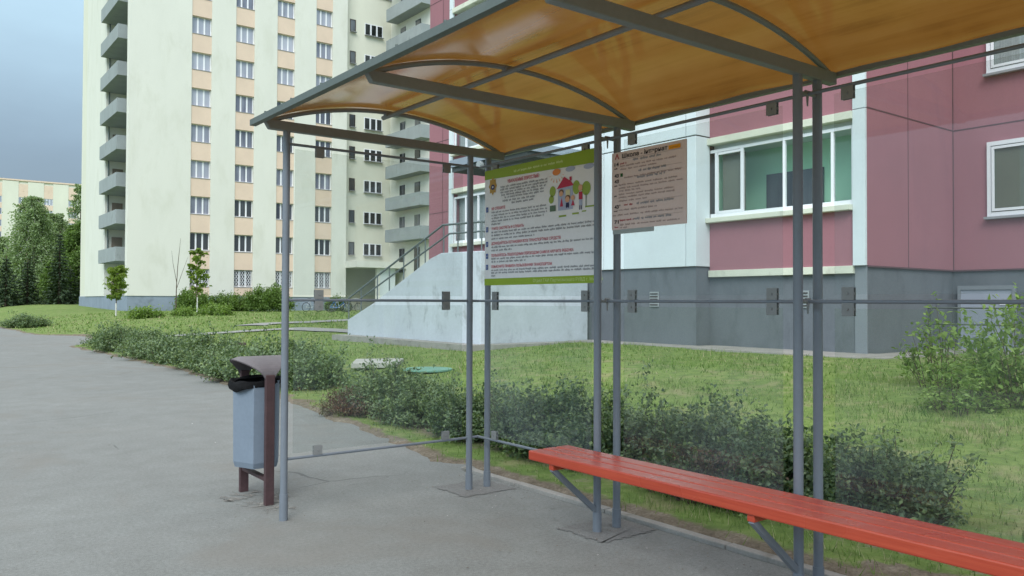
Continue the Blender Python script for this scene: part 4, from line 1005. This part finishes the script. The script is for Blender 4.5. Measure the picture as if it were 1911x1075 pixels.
# bushes by the tower
bm = shrub_mesh('foliage', 1.5, 1.5, 2.0, 360, 26, .16, M['bush_leaf'], 61, .08, .1)
bm2 = shrub_mesh('foliage', 1.6, 1.4, 1.3, 300, 22, .16, M['bush_leaf'], 62, .2, .1)
wd = shrub_mesh('foliage', 1.0, .7, .55, 160, 20, .12, M['fresh_leaf'], 63, .4, .1)
put_shrub('dense round green bush in front of the tower plinth', 'bush', bm, 22.6, 59.6, 0, (1.12, 1.12, 1.05), 'round_bush')
put_shrub('green bush around the foot of the right young maple', 'bush', bm2, 17.4, 61.2, 1, (1.1, 1, 1.25), 'bush')
put_shrub('pale green bush between maple and round bush by the tower', 'bush', bm2, 19.6, 61.6, 2, (.9, .9, .95), 'bush')
put_shrub('low green bush touching the left side of the round bush', 'bush', bm2, 21.0, 62.6, 3.4, (1.0, .9, 1.0), 'bush')
put_shrub('small green bush beside the tower entrance', 'bush', bm2, 29.2, 62.0, 2.4, (.7, .7, .9), 'bush')
for i, (x, y, s_, lab) in enumerate(((10.6, 45.5, 1.0, 'leftmost low weedy clump on the lawn below the tower'), (12.6, 46.0, .8, 'middle low weedy clump on the lawn below the tower'), (14.6, 47.2, 1.1, 'rightmost low weedy clump on the lawn below the tower'))):
    put_shrub(lab, 'weeds', wd, x, y, i * 1.4, (s_, s_, s_), 'weed_clump', 'weedy clumps on the far lawn')

def limb_tree(name, label, cat, x, y, H, crown, trunk_mat, leaf_mat_, seed, r0, limbs, per, ll, droop=0., trunk_top=.9, white=0., group=None, clump=.35):
    """tapered trunk, limbs and clumps of leaves strung along the limbs; crown(t) gives the radius at height share t"""
    R = np.random.default_rng(seed); rt = random.Random(seed); zg = float(ground_z(x, y)) - .05
    root = thing(name, label, cat, (x, y, zg), group)
    tr = MB(); pts = []
    for k in range(9):
        t = k / 8 * trunk_top; pts.append((.02 * H * math.sin(2.1 * t + seed) * t, .02 * H * math.cos(1.7 * t + seed) * t, H * t))
    tr.path(pts, [r0 * (1 - .9 * k / 8) for k in range(9)], 8)
    Cs, Ds = [], []
    for i in range(limbs):
        t = white + (trunk_top + .06 - white) * ((i + rt.random()) / limbs); rad = crown(t) * (.75 + .45 * rt.random()); az = i * 2.399 + rt.random()
        b0 = np.array([np.interp(t, [0, trunk_top], [0, pts[-1][0]]), np.interp(t, [0, trunk_top], [0, pts[-1][1]]), H * min(t, trunk_top)])
        e = b0 + np.array([math.cos(az) * rad, math.sin(az) * rad, rad * (.55 - 1.1 * droop) + .03 * H * rt.random()])
        m_ = (b0 + e) / 2 + np.array([0, 0, rad * .22])
        tr.path([tuple(b0), tuple(m_), tuple(e)], [r0 * .28 * (1 - .7 * t), r0 * .16 * (1 - .7 * t), r0 * .05], 5)
        nc = rt.randint(3, 5)
        for c in range(nc):
            q = .35 + .7 * c / (nc - 1); p = (1 - q) ** 2 * b0 + 2 * q * (1 - q) * m_ + q * q * e
            n = int(per * (.6 + .8 * rt.random())); sp = clump * (.6 + .7 * rt.random()) * max(rad, .12 * H * .5)
            g = R.normal(size=(n, 3)) * sp * np.array([.55, .55, .5]);
            if droop: g[:, 2] = -np.abs(R.normal(size=n)) * sp * (.6 + 2.0 * droop)
            Cs.append(p + g); Ds.append(np.tile((e - b0) / (np.linalg.norm(e - b0) + 1e-6), (n, 1)))
    C_ = np.concatenate(Cs); D_ = np.concatenate(Ds); n = len(C_); C_[:, 2] = np.maximum(C_[:, 2], .1)
    V, F_ = leaf_quads(C_, D_ * .4 + unit(n, R) + np.array([0, 0, -.8 * droop]), unit(n, R) + np.array([0, 0, .6]), ll * (.6 + .8 * R.random(n)), ll * (.4 + .4 * R.random(n)))
    o = bpy.data.objects.new('trunk', tr.mesh('trunk', trunk_mat)); COL.objects.link(o); o.parent = root
    o = bpy.data.objects.new('crown', arr_mesh('crown', V, F_, leaf_mat_)); COL.objects.link(o); o.parent = root
    return root
birch = lambda s: (lambda t: s * (math.sin(min(1, max(0, (t - .08) / .92)) * math.pi) ** .6) * (1.1 - .55 * t))
limb_tree('birch_tree', 'tall pale green birch rising above the spruces at left', 'tree', 12.0, 100, 12.6, birch(2.9), M['birch_bark'], M['birch_leaf'], 3, .22, 72, 110, .24, .8, clump=.34)
limb_tree('birch_tree', 'lower pale birch between the tall birch and the tower', 'tree', 14.9, 106, 11.4, birch(2.6), M['birch_bark'], M['birch_leaf'], 4, .2, 64, 105, .24, .8, clump=.34)
limb_tree('birch_tree', 'narrow birch at the left picture edge behind the spruces', 'tree', 9.4, 104, 8.2, birch(2.3), M['birch_bark'], M['birch_leaf'], 9, .2, 56, 100, .24, .8, clump=.34)
limb_tree('poplar_tree', 'slender tall poplar beside the left tower edge', 'tree', 18.0, 110, 15.6, birch(1.7), M['bark'], M['birch_leaf'], 5, .2, 60, 50, .24, .2, clump=.30)
limb_tree('lime_tree', 'broad fresh green tree behind the darkest spruce', 'tree', 15.8, 97, 9.4, birch(2.9), M['bark'], M['bush_leaf'], 6, .2, 64, 100, .26, .5, clump=.33)
limb_tree('lime_tree', 'low bright green tree left of the tallest spruce', 'tree', 12.6, 91.5, 4.6, birch(1.4), M['bark'], M['bush_leaf'], 8, .12, 36, 46, .22, .3, clump=.30)

def spruce(label, x, y, H, rad, seed):
    R = np.random.default_rng(seed); rt = random.Random(seed); zg = float(ground_z(x, y)) - .05
    root = thing('spruce_tree', label, 'tree', (x, y, zg), 'dark spruces at the far left')
    tr = MB().path([(0, 0, 0), (0, 0, H * .5), (0, 0, H)], [.16, .1, .02], 8); Cs, Ds = [], []
    nl = int(H * 3.4)
    for i in range(nl):
        t = .02 + .97 * i / nl; r_ = rad * (1 - t) ** .85 * (.8 + .4 * rt.random()) + .06; nb = 9
        for b in range(nb):
            az = b * 2 * math.pi / nb + i * .7 + rt.uniform(-.25, .25); rr = r_ * rt.uniform(.7, 1.12); n = max(8, int(30 * rr))
            q = R.random(n) ** .7; x_ = q * rr
            Cs.append(np.stack([math.cos(az) * x_ + R.normal(0, .07, n), math.sin(az) * x_ + R.normal(0, .07, n), H * t - .30 * x_ + .10 * x_ * x_ / max(rr, .1) - np.abs(R.normal(0, .09, n))], 1))
            Ds.append(np.tile([math.cos(az), math.sin(az), -.35], (n, 1)))
    C_ = np.concatenate(Cs); D_ = np.concatenate(Ds); n = len(C_); C_[:, 2] = np.maximum(C_[:, 2], .05)
    V, F_ = leaf_quads(C_, D_ + unit(n, R) * .6, unit(n, R) * .6 + np.array([0, 0, 1.]), .26 * (.7 + .6 * R.random(n)), .10 * (.7 + .6 * R.random(n)))
    o = bpy.data.objects.new('trunk', tr.mesh('trunk', M['bark'])); COL.objects.link(o); o.parent = root
    o = bpy.data.objects.new('crown', arr_mesh('crown', V, F_, M['spruce_leaf'])); COL.objects.link(o); o.parent = root
for i, (x, y, H, r_, lab) in enumerate(((8.7, 92, 5.0, 1.9, 'broad spruce at the very left picture edge'), (10.6, 93, 4.6, 1.8, 'middle broad spruce in front of the tall birch'), (12.95, 90, 7.2, 1.5, 'tallest pointed dark spruce in front of the lime tree'), (14.3, 92.5, 3.9, 1.5, 'small dark spruce next to the tower corner'))):
    spruce(lab, x, y, H, r_, 90 + i)
# young maples with whitewashed trunks, bare sapling
def maple(label, x, y, H, seed, r_):
    t = limb_tree('young_maple', label, 'tree', x, y, H, lambda q: r_ * math.sin(min(1, max(0, (q - .28) / .74)) * math.pi) ** .55 + .05, M['bark'], M['maple_leaf'], seed, .035, 17, 17, .20, .1, .92, .32, 'young maples on the lawn below the tower', .34)
    o = MB().tube((0, 0, 0), (0, 0, H * .26), .045, .042, 8).mesh('whitewash', M['whitewash']); q = bpy.data.objects.new('whitewash', o); COL.objects.link(q); q.parent = t
    return t
maple('young maple with whitewashed trunk at the tower corner', 10.35, 51.6, 3.0, 21, .46)
maple('taller young maple before the first peach window strip', 14.7, 50.8, 4.1, 23, .50)
sp_ = thing('bare_sapling', 'thin bare sapling against the cream tower wall', 'sapling', (15.9, 60, float(ground_z(15.9, 60))))
o = MB().path([(0, 0, 0), (.03, 0, 1.8), (.10, 0, 3.2), (.28, 0, 5.2)], [.045, .03, .022, .008], 6).path([(.05, 0, 2.0), (-.22, 0, 3.4), (-.32, 0, 4.3)], [.02, .014, .006], 5).path([(.03, 0, 1.6), (.45, 0, 2.9), (.80, 0, 3.9)], [.02, .014, .006], 5)
o = bpy.data.objects.new('stem', o.mesh('stem', M['bark'])); COL.objects.link(o); o.parent = sp_

# ------------------------------------------------------------------ small things on the lawn
z = float(ground_z(7.6, 13.9))
tag(MB().prism([(6.75, 13.75, z + .0), (7.55, 13.45, z + .0), (8.20, 14.35, z + .0), (7.35, 14.75, z + .0)], (0, 0, .10)).build('concrete_lid', M['slab'], None, .01), 'pale square concrete lid lying on the lawn behind the hedge', 'manhole cover')
z = float(ground_z(7.6, 12.5))
tag(MB().prism([(7.6 + .44 * math.cos(a), 12.45 + .44 * math.sin(a), z + .01) for a in np.linspace(0, 2 * math.pi, 24, endpoint=False)], (0, 0, .035)).build('manhole_lid', M['turq'], None, .008), 'round turquoise manhole lid in the grass', 'manhole cover')
z = float(ground_z(7.25, 22.5))
tag(MB().box(6.75, 22.2, z, 7.75, 22.45, z + .12).build('kerb_stone', M['brown_steel'], None, .02), 'brown stone block lying on the lawn behind the hedge', 'stone')

def bicycle(label, x, y, rz, col):
    root = thing('bicycle', label, 'bicycle', (x, y, float(ground_z(x, y))), 'bicycles parked below the stair railing'); root.rotation_euler = (0.0, 0, rz)
    def p(name, mb, mat, par=root):
        o = bpy.data.objects.new(name, mb.mesh(name, mat)); COL.objects.link(o); o.parent = par; return o
    for cx_ in (-.52, .52):
        c = [(cx_ + .33 * math.cos(a), 0, .35 + .33 * math.sin(a)) for a in np.linspace(0, 2 * math.pi, 25)]
        wh = p('wheel', MB().path(c, .022, 6), M['tyre'])
        sp = MB()
        for a in np.linspace(0, math.pi, 7)[:-1]: sp.tube((cx_ + .31 * math.cos(a), 0, .35 + .31 * math.sin(a)), (cx_ - .31 * math.cos(a), 0, .35 - .31 * math.sin(a)), .004, seg=4)
        p('spokes', sp, M['bike_grey'], wh)
    f_ = MB(); A_, Bb, C_, D_ = (-.52, 0, .35), (-.08, 0, .30), (-.22, 0, .82), (.38, 0, .80)
    for a, b in ((A_, Bb), (A_, C_), (Bb, C_), (C_, D_), (Bb, (.41, 0, .70)), (D_, (.52, 0, .35)), (D_, (.36, 0, .98)), (C_, (-.25, 0, .93))): f_.tube(a, b, .018, seg=6)
    p('frame', f_, col)
    p('saddle', MB().prism([(-.40, -.07, .93), (-.40, .07, .93), (-.14, .02, .95), (-.14, -.02, .95)], (0, 0, .045)), M['tyre'])
    p('handlebar', MB().path([(.30, -.28, 1.0), (.37, -.1, 1.0), (.37, .1, 1.0), (.30, .28, 1.0)], .014, 6), M['bike_grey'])
bicycle('silver bicycle standing just right of the round bush', 24.2, 55.6, .15, M['bike_grey'])
bicycle('blue bicycle nearest the stair railing foot', 25.6, 54.4, -.35, M['bike_blue'])
bicycle('black bicycle partly hidden by the stair wall', 26.6, 54.0, .25, M['bike_dark'])
bicycle('silver bicycle between the blue and black bicycles', 26.2, 55.2, -.5, M['bike_grey'])

# ------------------------------------------------------------------ grass blades
def grass():
    R = np.random.default_rng(5); fw = np.array([math.sin(YAW), math.cos(YAW)]); rt = np.array([math.cos(YAW), -math.sin(YAW)])
    out = []
    for d0, d1, dens, hh, ww in ((3.5, 7.5, 1600, .052, .0075), (7.5, 12, 640, .055, .011), (12, 20, 240, .06, .018), (20, 34, 60, .075, .034), (34, 60, 16, .10, .07)):
        half = math.radians(42); n = int(dens * half * (d1 * d1 - d0 * d0))
        dd = np.sqrt(R.uniform(d0 * d0, d1 * d1, n)); a = R.uniform(-half, half, n)
        X = dd * (np.cos(a) * fw[0] + np.sin(a) * rt[0]); Y = dd * (np.cos(a) * fw[1] + np.sin(a) * rt[1])
        e = ragged(X, Y); s_ = soil_at(X, Y); keep = (e > .05) & (X < 60) & (R.random(n) < (1 - s_) ** 1.6 * (.12 + 1.2 * vnoise(X, Y, 1.4, 9) ** 1.3))
        keep &= (np.hypot(X - 7.6, Y - 12.45) > .52) & (np.hypot(X - 7.45, Y - 14.1) > .80)
        for (ax, ay), (bx, by) in (((4, 31.6), (8.2, 29.2)), ((8.2, 29.2), (11, 27)), ((11, 27), (11.4, 24)), ((11.4, 24), (11.6, 21.2)), ((11, 31.2), (14.5, 33.5)), ((14.5, 33.5), (19, 37))):
            q = np.clip(((X - ax) * (bx - ax) + (Y - ay) * (by - ay)) / ((bx - ax) ** 2 + (by - ay) ** 2), 0, 1)
            keep &= np.hypot(X - ax - q * (bx - ax), Y - ay - q * (by - ay)) > .62
        keep &= ~((X > 12.5) & (Y < 26)) & ~((X > 9.7) & (Y > 14) & (Y < 21)) & ~((X > 13.4) & (Y > 64))
        X, Y = X[keep], Y[keep]; n = len(X); Z = ground_z(X, Y)
        tall = .55 + .9 * vnoise(X, Y, 1.8, 10) ** 1.5 + .5 * (R.random(n) < .06)
        h_ = hh * tall * R.uniform(.6, 1.3, n); az = R.uniform(0, 2 * math.pi, n); ln = R.uniform(.1, .8, n) * h_; w_ = ww * R.uniform(.6, 1.3, n)
        b = R.uniform(0, 2 * math.pi, n)
        P0 = np.stack([X - np.cos(b) * w_ / 2, Y - np.sin(b) * w_ / 2, Z - .005], 1); P1 = np.stack([X + np.cos(b) * w_ / 2, Y + np.sin(b) * w_ / 2, Z - .005], 1)
        P2 = np.stack([X + np.cos(az) * ln, Y + np.sin(az) * ln, Z + h_], 1); out.append(np.stack([P0, P1, P2], 1).reshape(-1, 3))
    V = np.concatenate(out); me_ = arr_mesh('grass', V, np.arange(len(V)).reshape(-1, 3), M['grass'])
    o = bpy.data.objects.new('grass', me_); COL.objects.link(o); tag(o, 'short green grass growing over the lawn', 'grass', None, 'stuff'); return len(V) // 3
print('grass blades', grass())

R_ = np.random.default_rng(12); n_ = 420
bx_ = np.concatenate([3.82 - np.abs(R_.normal(0, .5, 260)), R_.uniform(-1.5, 3.8, 160)]); by_ = np.concatenate([R_.uniform(.8, 5.6, 260), R_.uniform(1.5, 14, 160)])
C_ = np.stack([bx_, by_, np.full(n_, .009)], 1); ok_ = bx_ < edge_x(by_) - .05; C_ = C_[ok_]; n_ = len(C_)
V_, F_ = leaf_quads(C_, unit(n_, R_) * [1, 1, .1], unit(n_, R_) * .2 + np.array([0, 0, 1.]), R_.uniform(.008, .022, n_), R_.uniform(.006, .014, n_))
dbm = NT('dry_bits'); dbc = dbm.ramp(dbm.node('NewGeometry').outputs['Random Per Island'], [(0, (.10, .08, .06)), (.6, (.22, .19, .15)), (.85, (.30, .28, .25)), (1, (.6, .6, .58))]); dbm.surface(dbc, .9)
o = bpy.data.objects.new('debris', arr_mesh('debris', V_, F_, dbm.m)); COL.objects.link(o); tag(o, 'tiny dry bits scattered over the pavement', 'debris', None, 'stuff')
